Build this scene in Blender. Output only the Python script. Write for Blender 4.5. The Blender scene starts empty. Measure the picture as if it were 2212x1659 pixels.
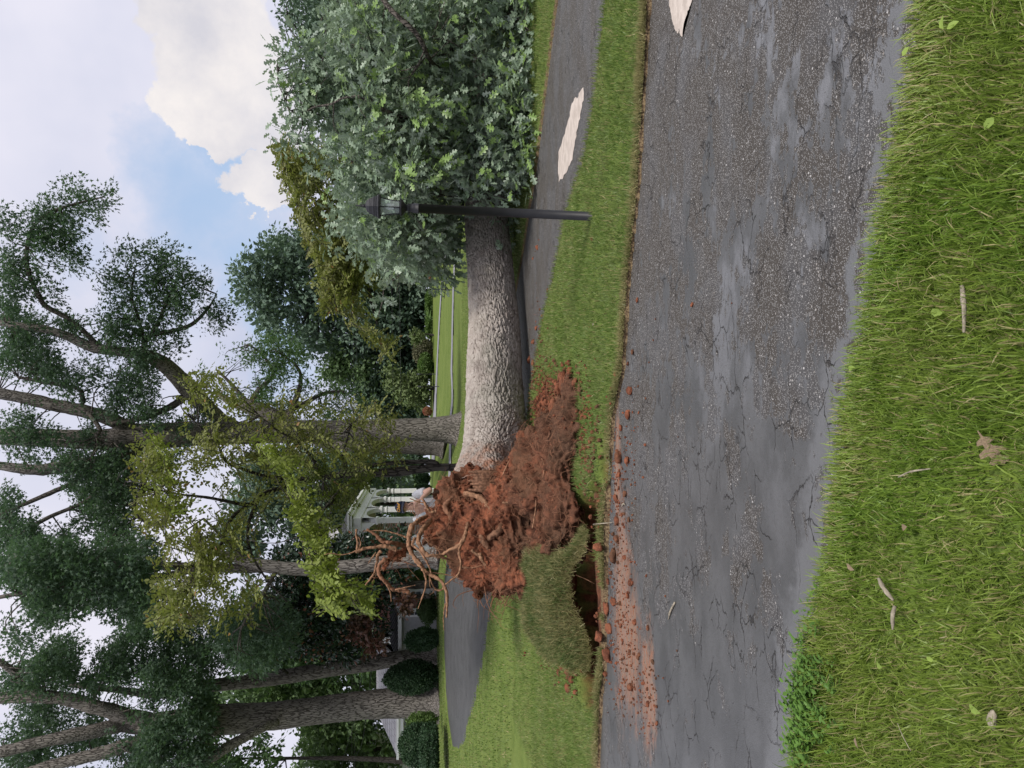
import bpy, bmesh, math, random
import numpy as np
from mathutils import Vector, Matrix, Euler

random.seed(7)
RNG = np.random.default_rng(11)
SC = bpy.context.scene
COL = SC.collection

# ---------------------------------------------------------------- camera
F = 1512.0            # focal length in photo units (photo is 2212 x 1659 units)
CAMH = 1.46
PITCH = math.radians(6.7)
SP, CP = math.sin(PITCH), math.cos(PITCH)
cam_d = bpy.data.cameras.new("camera")
cam = bpy.data.objects.new("camera", cam_d)
COL.objects.link(cam)
cam_d.sensor_width = 36.0
cam_d.lens = 36.0 * F / 2212.0
cam_d.clip_start = 0.05
cam_d.clip_end = 3000
# phone held upright but the picture is stored on its side: picture right = down
Rm = Matrix(((0, 1, 0), (-SP, 0, -CP), (-CP, 0, SP)))   # columns: local x(down) y(right) z(back)
cam.matrix_world = Matrix.Translation((0, 0, CAMH)) @ Rm.to_4x4()
SC.camera = cam

# ---------------------------------------------------------------- colour management
SC.view_settings.view_transform = 'Standard'
SC.view_settings.look = 'None'
SC.view_settings.gamma = 1.0
SC.view_settings.use_curve_mapping = False
SC.view_settings.exposure = 0.78
SC.render.engine = 'CYCLES'
SC.cycles.use_denoising = True
SC.cycles.max_bounces = 6
SC.cycles.diffuse_bounces = 3
SC.cycles.glossy_bounces = 2
SC.cycles.transmission_bounces = 4
SC.cycles.transparent_max_bounces = 4
SC.cycles.sample_clamp_indirect = 4.0

# ---------------------------------------------------------------- picture -> place
def ray(x, y):
    a = (829.5 - y) / F
    b = -(x - 1106.0) / F
    return np.array([a, CP + b * SP, -SP + b * CP])

def at(x, y, Y):
    d = ray(x, y)
    t = Y / d[1]
    return np.array([d[0] * t, Y, CAMH + d[2] * t])

def sstep(a, b, v):
    t = np.clip((v - a) / (b - a), 0, 1)
    return t * t * (3 - 2 * t)

def terrain(X, Y):
    X = np.asarray(X, float); Y = np.asarray(Y, float)
    sl = sstep(-0.5, -7.5, X)
    zl = 1.25 * np.tanh(0.085 * np.maximum(0, Y - 10.0) / 1.25)
    zr = np.minimum(1.35, 0.03 * np.maximum(0, Y - 47))
    return sl * zl + (1 - sl) * zr

def gp(x, y, dz=0.0):
    d = ray(x, y)
    lo, hi = 0.5, 400.0
    prev = lo
    t = lo
    while t < hi:
        p = d * t
        if CAMH + p[2] - dz < terrain(p[0], p[1]):
            break
        prev = t
        t *= 1.01
    a, b = prev, t
    for _ in range(25):
        m = (a + b) / 2
        p = d * m
        if CAMH + p[2] - dz < terrain(p[0], p[1]): b = m
        else: a = m
    p = d * a
    return np.array([p[0], p[1], float(terrain(p[0], p[1])) + dz])

# ---------------------------------------------------------------- sky and sun
SUN_EL, SUN_ROT = math.radians(60), math.radians(140)
w = bpy.data.worlds.new("World")
SC.world = w
w.use_nodes = True
wt = w.node_tree
wn, wl = wt.nodes, wt.links
wn.clear()

def wmath(op, a, b=None, c=None, clamp=False):
    n = wn.new('ShaderNodeMath'); n.operation = op; n.use_clamp = clamp
    for i, v in enumerate((a, b, c)):
        if v is None: continue
        if isinstance(v, (int, float)): n.inputs[i].default_value = v
        else: wl.new(v, n.inputs[i])
    return n.outputs[0]

def wmix(f, a, b):
    n = wn.new('ShaderNodeMix'); n.data_type = 'RGBA'
    for k, v in ((0, f), (6, a), (7, b)):
        if isinstance(v, (int, float)): n.inputs[k].default_value = v
        elif isinstance(v, tuple): n.inputs[k].default_value = (*v, 1)
        else: wl.new(v, n.inputs[k])
    return n.outputs[2]

tc = wn.new('ShaderNodeTexCoord')
DIRV = tc.outputs['Generated']
sky = wn.new('ShaderNodeTexSky')
sky.sky_type = 'NISHITA'
sky.sun_disc = False
sky.sun_elevation = SUN_EL
sky.sun_rotation = SUN_ROT
sky.dust_density = 2.0
sepd = wn.new('ShaderNodeSeparateXYZ'); wl.new(DIRV, sepd.inputs[0])

def wnoise(scale, detail, rough, vec=None, out=0):
    n = wn.new('ShaderNodeTexNoise')
    n.inputs['Scale'].default_value = scale
    n.inputs['Detail'].default_value = detail
    n.inputs['Roughness'].default_value = rough
    wl.new(vec or DIRV, n.inputs['Vector'])
    return n.outputs[out]

# billowing distortion of the direction, used for the cloud outlines
nz = wn.new('ShaderNodeTexNoise'); nz.inputs['Scale'].default_value = 7; nz.inputs['Detail'].default_value = 7; nz.inputs['Roughness'].default_value = 0.62
wl.new(DIRV, nz.inputs['Vector'])
vs = wn.new('ShaderNodeVectorMath'); vs.operation = 'SUBTRACT'; wl.new(nz.outputs['Color'], vs.inputs[0]); vs.inputs[1].default_value = (.5, .5, .5)
vm = wn.new('ShaderNodeVectorMath'); vm.operation = 'SCALE'; wl.new(vs.outputs[0], vm.inputs[0]); vm.inputs['Scale'].default_value = 0.20
va = wn.new('ShaderNodeVectorMath'); va.operation = 'ADD'; wl.new(DIRV, va.inputs[0]); wl.new(vm.outputs[0], va.inputs[1])
DWARP = va.outputs[0]

def wblob(x, y, rx, ry, vec=None):
    """how far inside (positive) an elliptic patch of sky round a direction"""
    d = ray(x, y); d = d / np.linalg.norm(d)
    up = ray(x - 20, y); up = up / np.linalg.norm(up) - d; up /= np.linalg.norm(up)
    rt = np.cross(d, up)
    o = []
    for ax, r in ((up, rx / F), (rt, ry / F)):
        v = wn.new('ShaderNodeVectorMath'); v.operation = 'DOT_PRODUCT'
        wl.new(vec or DWARP, v.inputs[0]); v.inputs[1].default_value = tuple(ax)
        s = wmath('DIVIDE', v.outputs['Value'], r)
        o.append(wmath('MULTIPLY', s, s))
    v = wn.new('ShaderNodeVectorMath'); v.operation = 'DOT_PRODUCT'
    wl.new(DIRV, v.inputs[0]); v.inputs[1].default_value = tuple(d)
    front = wmath('GREATER_THAN', v.outputs['Value'], 0.2)
    q = wmath('SUBTRACT', 1.0, wmath('ADD', o[0], o[1]))
    return wmath('SUBTRACT', wmath('MULTIPLY', wmath('ADD', q, 8.0), front), 8.0)

blue = None
for (x, y, rx, ry) in ((455, 420, 150, 150), (570, 560, 110, 170), (480, 320, 90, 60), (640, 700, 90, 160), (330, 620, 90, 160), (150, 560, 60, 110)):
    b = wmath('MULTIPLY_ADD', wblob(x, y, rx, ry, DWARP), 0.9, 0.1, clamp=True)
    b = wmath('MULTIPLY', b, 1.0 if x > 400 else 0.35)
    blue = b if blue is None else wmath('MAXIMUM', blue, b)
cum = None
for (x, y, rx, ry) in ((470, 110, 130, 170), (420, 215, 70, 75), (455, 268, 50, 40), (590, 372, 105, 62), (620, 250, 90, 90), (550, 340, 50, 30), (600, 425, 60, 30)):
    b = wmath('MULTIPLY', wblob(x, y, rx, ry), 5.0 if x > 350 else 1.2, clamp=True)
    cum = b if cum is None else wmath('MAXIMUM', cum, b)
# other gaps of blue and grey elsewhere in the cloud cover, by noise
soft = wmath('MULTIPLY_ADD', wnoise(2.2, 5, 0.55), 3.6, -1.3, clamp=True)
veil = wmix(soft, (0.34, 0.365, 0.46), (0.50, 0.49, 0.55))
skyb = wmix(1.0, (0, 0, 0), sky.outputs[0])
sc_ = wn.new('ShaderNodeVectorMath'); sc_.operation = 'SCALE'; wl.new(skyb, sc_.inputs[0]); sc_.inputs['Scale'].default_value = 0.09
clearsky = wmix(0.85, sc_.outputs[0], (0.275, 0.36, 0.50))
base = wmix(blue, veil, clearsky)
cshade = wmath('MULTIPLY_ADD', wnoise(6.0, 7, 0.62), 3.4, -1.15, clamp=True)
cumc = wmix(cshade, (0.40, 0.395, 0.43), (0.56, 0.53, 0.515))
base = wmix(cum, base, cumc)
# pale haze toward the horizon
hz = wmath('SUBTRACT', 1.0, wmath('MULTIPLY', sepd.outputs['Z'], 4.0), clamp=True)
base = wmix(wmath('MULTIPLY', hz, 0.4), base, (0.42, 0.44, 0.52))
bg = wn.new('ShaderNodeBackground'); wl.new(base, bg.inputs[0]); bg.inputs[1].default_value = 1.0
wo = wn.new('ShaderNodeOutputWorld'); wl.new(bg.outputs[0], wo.inputs[0])

sd = bpy.data.lights.new("sun", 'SUN'); sd.energy = 2.3; sd.angle = math.radians(11); sd.color = (1, .95, .88)
so = bpy.data.objects.new("sun", sd); COL.objects.link(so)
sdir = Vector((math.sin(SUN_ROT) * math.cos(SUN_EL), math.cos(SUN_ROT) * math.cos(SUN_EL), math.sin(SUN_EL)))
so.rotation_euler = sdir.to_track_quat('Z', 'Y').to_euler()

# ---------------------------------------------------------------- numpy noise
def _h(i, j, k, s):
    n = (i.astype(np.int64) * 374761393 + j.astype(np.int64) * 668265263 + k.astype(np.int64) * 1274126177 + s * 974711) & 0xFFFFFFFF
    n = ((n ^ (n >> 13)) * 1103515245) & 0xFFFFFFFF
    n = ((n ^ (n >> 15)) * 2246822519) & 0xFFFFFFFF
    n = n ^ (n >> 16)
    return (n & 0xFFFFFF) / float(0xFFFFFF)

def vnoise(p, s=0):
    f = np.floor(p); q = p - f; q = q * q * (3 - 2 * q); f = f.astype(np.int64)
    r = 0
    for a in (0, 1):
        for b in (0, 1):
            for c in (0, 1):
                wgt = (q[:, 0] if a else 1 - q[:, 0]) * (q[:, 1] if b else 1 - q[:, 1]) * (q[:, 2] if c else 1 - q[:, 2])
                r = r + wgt * _h(f[:, 0] + a, f[:, 1] + b, f[:, 2] + c, s)
    return r * 2 - 1

def fbm(p, o=4, s=0, g=.5):
    r = 0; a = 1; t = 0
    for i in range(o):
        r = r + a * vnoise(p * (2 ** i), s + i); t += a; a *= g
    return r / t

def cell2(u, v, s=0):
    """2-D cellular noise: F1, F2 and the nearest cell's random number"""
    fu, fv = np.floor(u).astype(np.int64), np.floor(v).astype(np.int64)
    f1 = np.full(u.shape, 9.); f2 = np.full(u.shape, 9.); idn = np.zeros(u.shape)
    z = np.zeros_like(fu)
    for a in (-1, 0, 1):
        for b in (-1, 0, 1):
            ci, cj = fu + a, fv + b
            px = ci + _h(ci, cj, z, s); py = cj + _h(ci, cj, z, s + 5)
            d = np.hypot(px - u, py - v)
            rr = _h(ci, cj, z, s + 9)
            near = d < f1
            f2 = np.where(near, f1, np.minimum(f2, d))
            idn = np.where(near, rr, idn)
            f1 = np.where(near, d, f1)
    return f1, f2, idn

# ---------------------------------------------------------------- materials
class MB:
    def __init__(s, name):
        s.m = bpy.data.materials.new(name); s.m.use_nodes = True
        s.t = s.m.node_tree; s.t.nodes.clear()
        s.out = s.t.nodes.new('ShaderNodeOutputMaterial')
    def n(s, typ, **kw):
        nd = s.t.nodes.new('ShaderNode' + typ)
        for k, v in kw.items():
            if k in nd.inputs: s.set(nd.inputs[k], v)
            else: setattr(nd, k, v)
        return nd
    def set(s, inp, v):
        if isinstance(v, bpy.types.NodeSocket): s.t.links.new(v, inp)
        elif isinstance(v, tuple) and len(v) == 3 and inp.type == 'RGBA': inp.default_value = (*v, 1)
        else: inp.default_value = v
    def math(s, op, a, b=None, c=None, clamp=False):
        nd = s.t.nodes.new('ShaderNodeMath'); nd.operation = op; nd.use_clamp = clamp
        for i, v in enumerate((a, b, c)):
            if v is not None: s.set(nd.inputs[i], v)
        return nd.outputs[0]
    def mix(s, f, a, b, blend='MIX'):
        nd = s.t.nodes.new('ShaderNodeMix'); nd.data_type = 'RGBA'; nd.blend_type = blend
        s.set(nd.inputs[0], f); s.set(nd.inputs[6], a); s.set(nd.inputs[7], b)
        return nd.outputs[2]
    def ramp(s, v, lo, hi):
        nd = s.t.nodes.new('ShaderNodeMapRange'); nd.interpolation_type = 'SMOOTHSTEP'
        s.set(nd.inputs[0], v); nd.inputs[1].default_value = lo; nd.inputs[2].default_value = hi
        return nd.outputs[0]
    def pos(s, scale=(1, 1, 1), obj=False):
        if obj: o = s.n('TexCoord').outputs['Object']
        else: o = s.n('NewGeometry').outputs['Position']
        mp = s.n('Mapping'); s.set(mp.inputs[0], o); mp.inputs['Scale'].default_value = scale
        return mp.outputs[0]
    def noise(s, vec, scale, detail=4, rough=.55, out=0):
        nd = s.n('TexNoise', Scale=scale, Detail=detail, Roughness=rough); s.set(nd.inputs['Vector'], vec)
        return nd.outputs[out]
    def voro(s, vec, scale, feature='F1', out='Distance', rnd=1.0):
        nd = s.n('TexVoronoi'); nd.feature = feature; nd.inputs['Scale'].default_value = scale
        nd.inputs['Randomness'].default_value = rnd
        s.set(nd.inputs['Vector'], vec); return nd.outputs[out]
    def warp(s, vec, scale, amt, detail=3):
        c = s.noise(vec, scale, detail, .6, 1)
        a = s.n('VectorMath', operation='SUBTRACT'); s.set(a.inputs[0], c); a.inputs[1].default_value = (.5, .5, .5)
        b = s.n('VectorMath', operation='SCALE'); s.set(b.inputs[0], a.outputs[0]); b.inputs['Scale'].default_value = amt
        d = s.n('VectorMath', operation='ADD'); s.set(d.inputs[0], vec); s.set(d.inputs[1], b.outputs[0])
        return d.outputs[0]
    def bump(s, h, strength=.5, dist=.02, nrm=None):
        nd = s.n('Bump', Strength=strength, Distance=dist); s.set(nd.inputs['Height'], h)
        if nrm is not None: s.set(nd.inputs['Normal'], nrm)
        return nd.outputs[0]
    def pbsdf(s, col, rough=.8, spec=.3, nrm=None, metallic=0.0, link=True):
        nd = s.n('BsdfPrincipled'); s.set(nd.inputs['Base Color'], col); s.set(nd.inputs['Roughness'], rough)
        s.set(nd.inputs['Specular IOR Level'], spec); nd.inputs['Metallic'].default_value = metallic
        if nrm is not None: s.set(nd.inputs['Normal'], nrm)
        if link: s.t.links.new(nd.outputs[0], s.out.inputs[0])
        return nd.outputs[0]

def m_simple(name, col, rough=.6, spec=.3, var=.15, scale=20, metallic=0.0, bump=0.0):
    m = MB(name); p = m.pos(obj=True)
    n = m.noise(p, scale, 4)
    c = m.mix(m.ramp(n, .3, .7), tuple(v * (1 - var) for v in col), tuple(v * (1 + var) for v in col))
    nr = m.bump(n, bump, .01) if bump else None
    m.pbsdf(c, rough, spec, nr, metallic)
    return m.m

def m_leaf(name, cols, transl=.3, rough=.5, clump=0.5, spec=.25, tcol=None, back=None):
    """leaf: colour varies leaf by leaf and clump by clump"""
    m = MB(name)
    g = m.n('NewGeometry')
    rnd = g.outputs['Random Per Island']
    nn = m.ramp(m.noise(m.pos(), clump, 2), .35, .65)
    c = m.mix(rnd, cols[0], cols[1])
    c = m.mix(m.math('MULTIPLY', nn, .6), c, cols[2])
    if len(cols) > 3:
        c = m.mix(m.math('GREATER_THAN', m.math('FRACT', m.math('MULTIPLY', rnd, 37.7)), cols[4]), c, cols[3])
    if back is not None:
        c = m.mix(m.math('MULTIPLY', g.outputs['Backfacing'], 1.0), c, back)
    b = m.pbsdf(c, rough, spec, link=False)
    tr = m.n('BsdfTranslucent')
    m.set(tr.inputs[0], m.mix(.5, c, tcol or (cols[0][0] * 1.4, cols[0][1] * 1.5, cols[0][2] * .7)))
    mx = m.n('MixShader'); mx.inputs[0].default_value = transl
    m.t.links.new(b, mx.inputs[1]); m.t.links.new(tr.outputs[0], mx.inputs[2])
    m.t.links.new(mx.outputs[0], m.out.inputs[0])
    return m.m

def m_bark(name, light, dark, sc=9.0, stretch=(1, 1, .22), bumpd=.03, warm=None):
    m = MB(name); p0 = m.pos(stretch, obj=True)
    p = m.warp(p0, sc * .5, .12)
    e = m.voro(p, sc, 'DISTANCE_TO_EDGE')
    n = m.noise(p, sc * 2.2, 6, .65)
    big = m.noise(m.pos((1, 1, .4), obj=True), 1.1, 3)
    h = m.math('ADD', m.math('MULTIPLY', m.ramp(e, .0, .16), .8), m.math('MULTIPLY', n, .5))
    c = m.mix(m.ramp(h, .35, .95), dark, light)
    c = m.mix(m.math('MULTIPLY', m.ramp(big, .45, .7), .35), c, warm or tuple(v * .7 for v in light))
    m.pbsdf(c, .92, .15, m.bump(h, 1.0, bumpd))
    return m.m

# ---------------------------------------------------------------- mesh helpers
def link(name, me, mat=None, parent=None):
    o = bpy.data.objects.new(name, me); COL.objects.link(o)
    if mat and me is not None and not me.materials: me.materials.append(mat)
    if parent: o.parent = parent
    return o

def empty(name, loc, parent=None):
    o = bpy.data.objects.new(name, None); COL.objects.link(o); o.location = tuple(loc)
    o.empty_display_size = .2
    if parent: o.parent = parent
    return o

def tag(o, label=None, cat=None, group=None, kind=None):
    if label: o['label'] = label
    if cat: o['category'] = cat
    if group: o['group'] = group
    if kind: o['kind'] = kind
    return o

def mesh_np(name, V, loops, starts, totals, smooth=True):
    me = bpy.data.meshes.new(name)
    me.vertices.add(len(V)); me.vertices.foreach_set('co', np.ascontiguousarray(V, dtype=np.float32).ravel())
    me.loops.add(len(loops)); me.loops.foreach_set('vertex_index', np.ascontiguousarray(loops, dtype=np.int32))
    me.polygons.add(len(starts)); me.polygons.foreach_set('loop_start', np.ascontiguousarray(starts, dtype=np.int32))
    try: me.polygons.foreach_set('loop_total', np.ascontiguousarray(totals, dtype=np.int32))
    except Exception: pass
    me.polygons.foreach_set('use_smooth', np.full(len(starts), smooth))
    me.update(calc_edges=True); me.validate()
    return me

def mesh_faces(name, V, faces, smooth=True):
    tot = np.array([len(f) for f in faces]); lo = np.concatenate([np.asarray(f) for f in faces])
    return mesh_np(name, V, lo, np.concatenate([[0], np.cumsum(tot)[:-1]]), tot, smooth)

def grid_faces(nu, nv, wrap=False):
    i = np.arange(nu - 1)[:, None]; j = np.arange(nv if wrap else nv - 1)[None, :]
    j2 = (j + 1) % nv
    a = i * nv + j; b = (i + 1) * nv + j; c = (i + 1) * nv + j2; d = i * nv + j2
    return np.stack([a, b, c, d], -1).reshape(-1, 4)

def quads_mesh(name, V, Q, smooth=True):
    return mesh_np(name, V, Q.ravel(), np.arange(len(Q)) * 4, np.full(len(Q), 4), smooth)

def frames(axis, nrm):
    a = axis / np.linalg.norm(axis, axis=1, keepdims=True)
    z = nrm - (nrm * a).sum(1, keepdims=True) * a
    z /= np.maximum(1e-6, np.linalg.norm(z, axis=1, keepdims=True))
    y = np.cross(z, a)
    return np.stack([a, y, z], -1)     # columns

def scatter(name, T, TF, pos, R, S, smooth=False):
    n, k = len(pos), len(T)
    if np.ndim(S) == 1: S = S[:, None]
    P = T[None] * S[:, None, :]
    V = np.einsum('nij,nkj->nki', R, P) + pos[:, None, :]
    lo = np.concatenate([np.asarray(f) for f in TF]); tot = np.array([len(f) for f in TF])
    L = (lo[None] + (np.arange(n) * k)[:, None]).ravel()
    TT = np.tile(tot, n)
    ST = np.concatenate([[0], np.cumsum(TT)[:-1]])
    return mesh_np(name, V.reshape(-1, 3), L, ST, TT, smooth)

def catmull(P, n):
    P = np.asarray(P, float)
    if len(P) < 3:
        t = np.linspace(0, 1, n)[:, None]; return P[0] * (1 - t) + P[-1] * t
    Q = np.vstack([2 * P[0] - P[1], P, 2 * P[-1] - P[-2]])
    out = []
    m = len(P) - 1
    for t in np.linspace(0, m - 1e-6, n):
        i = int(t); f = t - i
        p0, p1, p2, p3 = Q[i], Q[i + 1], Q[i + 2], Q[i + 3]
        out.append(.5 * ((2 * p1) + (-p0 + p2) * f + (2 * p0 - 5 * p1 + 4 * p2 - p3) * f ** 2 + (-p0 + 3 * p1 - 3 * p2 + p3) * f ** 3))
    return np.array(out)

def tube_np(P, Rd, ns=12, na=10, rough=0.0, freq=3.0, seed=0, cap=True, squash=1.0):
    C = catmull(np.column_stack([P, Rd]), ns)
    c, r = C[:, :3], np.maximum(.0005, C[:, 3])
    T = np.gradient(c, axis=0); T /= np.maximum(1e-9, np.linalg.norm(T, axis=1, keepdims=True))
    up = np.array([0, 0, 1.]) if abs(T[0][2]) < .9 else np.array([1., 0, 0])
    u = np.cross(T[0], up); u /= np.linalg.norm(u)
    U = [u]
    for i in range(1, ns):
        u = U[-1] - np.dot(U[-1], T[i]) * T[i]; U.append(u / np.linalg.norm(u))
    U = np.array(U); W = np.cross(T, U)
    th = np.linspace(0, 2 * math.pi, na, endpoint=False)
    D = U[:, None] * np.cos(th)[None, :, None] + W[:, None] * np.sin(th)[None, :, None]
    V = c[:, None] + D * r[:, None, None]
    V = V.reshape(-1, 3)
    if rough:
        nn = fbm(V * freq / max(.02, r.mean()) * .3 + seed, 3, seed)
        V = V + D.reshape(-1, 3) * (nn * np.repeat(r, na) * rough)[:, None]
    Q = [tuple(q) for q in grid_faces(ns, na, True)]
    if cap:
        V = np.vstack([V, c[0] - T[0] * r[0] * .3, c[-1] + T[-1] * r[-1] * .5])
        k = ns * na
        for j in range(na):
            Q.append((k, j, (j + 1) % na))
            Q.append((k + 1, (ns - 1) * na + (j + 1) % na, (ns - 1) * na + j))
    return V, Q

def pxpath(pts):
    P = np.array([at(p[0], p[1], p[2]) for p in pts]); R = np.array([p[3] * p[2] / F for p in pts])
    return P, R

def tube_obj(name, pts, mat, parent, ns=None, na=10, rough=.15, seed=0, origin=None, world=False):
    if world: P = np.array([p[:3] for p in pts]); R = np.array([p[3] for p in pts])
    else: P, R = pxpath(pts)
    V, Q = tube_np(P, R, ns or len(pts) * 5, na, rough, 3, seed)
    if parent is not None: V = V - np.array(parent.location)
    return link(name, mesh_faces(name, V, Q), mat, parent)

def boxv(c, s, rz=0.0):
    x, y, z = s[0] / 2, s[1] / 2, s[2] / 2
    v = np.array([(-x, -y, -z), (x, -y, -z), (x, y, -z), (-x, y, -z), (-x, -y, z), (x, -y, z), (x, y, z), (-x, y, z)])
    cr, sr = math.cos(rz), math.sin(rz)
    v = v @ np.array([[cr, sr, 0], [-sr, cr, 0], [0, 0, 1]])
    return v + np.array(c)
BOXF = [(0, 3, 2, 1), (4, 5, 6, 7), (0, 1, 5, 4), (1, 2, 6, 5), (2, 3, 7, 6), (3, 0, 4, 7)]

def boxes(name, lst, mat, parent=None, rel=True, bev=0.0):
    V, Fs, k = [], [], 0
    for b in lst:
        V.append(boxv(*b)); Fs += [tuple(i + k for i in f) for f in BOXF]; k += 8
    V = np.vstack(V)
    if parent is not None and rel: V = V - np.array(parent.location)
    o = link(name, mesh_faces(name, V, Fs, False), mat, parent)
    if bev:
        md = o.modifiers.new('bevel', 'BEVEL'); md.width = bev; md.segments = 2; md.limit_method = 'ANGLE'
    return o

def inpoly(X, Y, poly):
    poly = np.asarray(poly); r = np.zeros(X.shape, bool)
    j = len(poly) - 1
    for i in range(len(poly)):
        xi, yi, xj, yj = poly[i][0], poly[i][1], poly[j][0], poly[j][1]
        c = ((yi > Y) != (yj > Y)) & (X < (xj - xi) * (Y - yi) / (yj - yi + 1e-12) + xi)
        r ^= c; j = i
    return r

def sdist(X, Y, poly):
    poly = np.asarray(poly); d = np.full(X.shape, 1e9)
    for i in range(len(poly)):
        a, b = poly[i - 1], poly[i]
        ab = b - a; t = np.clip(((X - a[0]) * ab[0] + (Y - a[1]) * ab[1]) / (ab @ ab + 1e-12), 0, 1)
        d = np.minimum(d, np.hypot(X - a[0] - t * ab[0], Y - a[1] - t * ab[1]))
    return np.where(inpoly(X, Y, poly), d, -d)       # positive inside

def dense(pts, n=4, jit=0.0):
    out = []
    for i in range(len(pts) - 1):
        a, b = np.array(pts[i]), np.array(pts[i + 1])
        for t in np.linspace(0, 1, n, endpoint=False): out.append(a * (1 - t) + b * t)
    out.append(np.array(pts[-1]))
    return out

# ================================================================ GROUND PLAN
road_far = dense([(1395, -120), (1395, 0), (1388, 130), (1383, 200), (1372, 400), (1352, 600), (1340, 800), (1318, 900), (1306, 1130), (1303, 1300), (1300, 1450), (1293, 1500), (1287, 1659), (1285, 1800)], 5)
road_near = dense([(2010, -160), (1990, 0), (1965, 200), (1935, 350), (1905, 500), (1872, 700), (1845, 800), (1812, 1000), (1795, 1200), (1760, 1340), (1738, 1420), (1720, 1659), (1710, 1820)], 5)
RF = np.array([gp(x, y)[:2] for x, y in road_far]); RN = np.array([gp(x, y)[:2] for x, y in road_near])
RF = np.vstack([RF[0] + (RF[0] - RF[5]) / np.linalg.norm(RF[0] - RF[5]) * 12, RF, RF[-1] + (RF[-1] - RF[-6]) / np.linalg.norm(RF[-1] - RF[-6]) * 25])
RN = np.vstack([RN[0] + (RN[0] - RN[5]) / np.linalg.norm(RN[0] - RN[5]) * 12, RN, RN[-1] + (RN[-1] - RN[-6]) / np.linalg.norm(RN[-1] - RN[-6]) * 25])
ROAD = np.vstack([RF, RN[::-1]])
pn = dense([(1318, -150), (1305, 0), (1295, 100), (1284, 200), (1262, 330), (1240, 400), (1220, 460), (1193, 600), (1168, 700), (1148, 830), (1130, 950), (1100, 1100), (1060, 1290), (1045, 1400), (1025, 1500), (1000, 1600), (990, 1618)], 4)
pf = dense([(1208, -150), (1200, 0), (1187, 100), (1175, 200), (1163, 300), (1150, 400), (1138, 470), (1128, 540), (1110, 640), (1090, 760), (1070, 850), (1045, 930), (1010, 1020), (980, 1100), (965, 1180), (958, 1270), (958, 1400), (962, 1500), (968, 1560), (976, 1612)], 4)
PNw = np.array([gp(x, y)[:2] for x, y in pn]); PFw = np.array([gp(x, y)[:2] for x, y in pf])
PNw = np.vstack([PNw[0] + (PNw[0] - PNw[4]) / np.linalg.norm(PNw[0] - PNw[4]) * 8, PNw])
PFw = np.vstack([PFw[0] + (PFw[0] - PFw[4]) / np.linalg.norm(PFw[0] - PFw[4]) * 8, PFw])
PATH = np.vstack([PNw, PFw[::-1]])

def strip(pts, wpx):
    a = [gp(x + w / 2, y)[:2] for (x, y), w in zip(pts, wpx)]; b = [gp(x - w / 2, y)[:2] for (x, y), w in zip(pts, wpx)]
    return np.vstack([np.array(a), np.array(b)[::-1]])
L1 = strip([(989, 440), (983, 560), (980, 620), (978, 700), (976, 800), (974, 900), (973, 1000), (972, 1100)], [3, 3, 3, 3, 3.5, 4, 4.5, 5])
L2 = strip([(968, 500), (960, 570), (954, 620), (949, 700), (945, 780), (941, 860), (937, 930), (936, 1000)], [2, 2, 2.2, 2.4, 2.6, 4, 6, 6])
PAVED = [ROAD, PATH, L1, L2]

PITC = gp(1278, 1300)[:2]
def pitdepth(X, Y):
    """the torn-out trench beside the drive and the hollow under the root ball"""
    a = gp(1262, 1195)[:2]; b = gp(1264, 1395)[:2]
    ab = b - a; t = np.clip(((X - a[0]) * ab[0] + (Y - a[1]) * ab[1]) / (ab @ ab), 0, 1)
    d = np.hypot(X - a[0] - t * ab[0], (Y - a[1] - t * ab[1]) * 1.15)
    n = fbm(np.column_stack([X.ravel() * 5, Y.ravel() * 5, X.ravel() * 0]), 3, 4).reshape(X.shape) * .07
    p = .45 * sstep(.62, .50, d + n)
    c = gp(1305, 985)[:2]
    p2 = .12 * sstep(.16, .05, np.hypot((X - c[0]) * .5, Y - c[1]) + n * .5)
    e0, e1 = gp(1290, 1085)[:2], gp(1276, 1200)[:2]; eb = e1 - e0; t = np.clip(((X - e0[0]) * eb[0] + (Y - e0[1]) * eb[1]) / (eb @ eb), 0, 1)
    p3 = .30 * sstep(.24, .12, np.hypot(X - e0[0] - t * eb[0], Y - e0[1] - t * eb[1]) + n)
    return np.maximum(np.maximum(p, p2), p3)

def groundz(X, Y):
    X = np.asarray(X, float); Y = np.asarray(Y, float)
    z = terrain(X, Y)
    P = np.column_stack([X.ravel(), Y.ravel(), np.zeros(X.size)])
    z = z + (fbm(P * .8, 3, 3) * .012).reshape(X.shape) * sstep(60, 20, Y)
    z = z - pitdepth(X, Y)
    # turf pushed up along the tear, beside the trench
    for (cx, cy), r, h in (((gp(1290, 1080)[0], gp(1290, 1080)[1]), .5, .05), ((gp(1140, 1330)[0], gp(1140, 1330)[1]), .9, .10)):
        z = z + h * np.exp(-(((X - cx) / r) ** 2 + ((Y - cy) / (r * .6)) ** 2))
    return z

def lawnmask(X, Y):
    """signed distance to paving: positive on paving"""
    d = np.full(X.shape, -1e9)
    for poly in PAVED: d = np.maximum(d, sdist(X, Y, poly))
    return d

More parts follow.
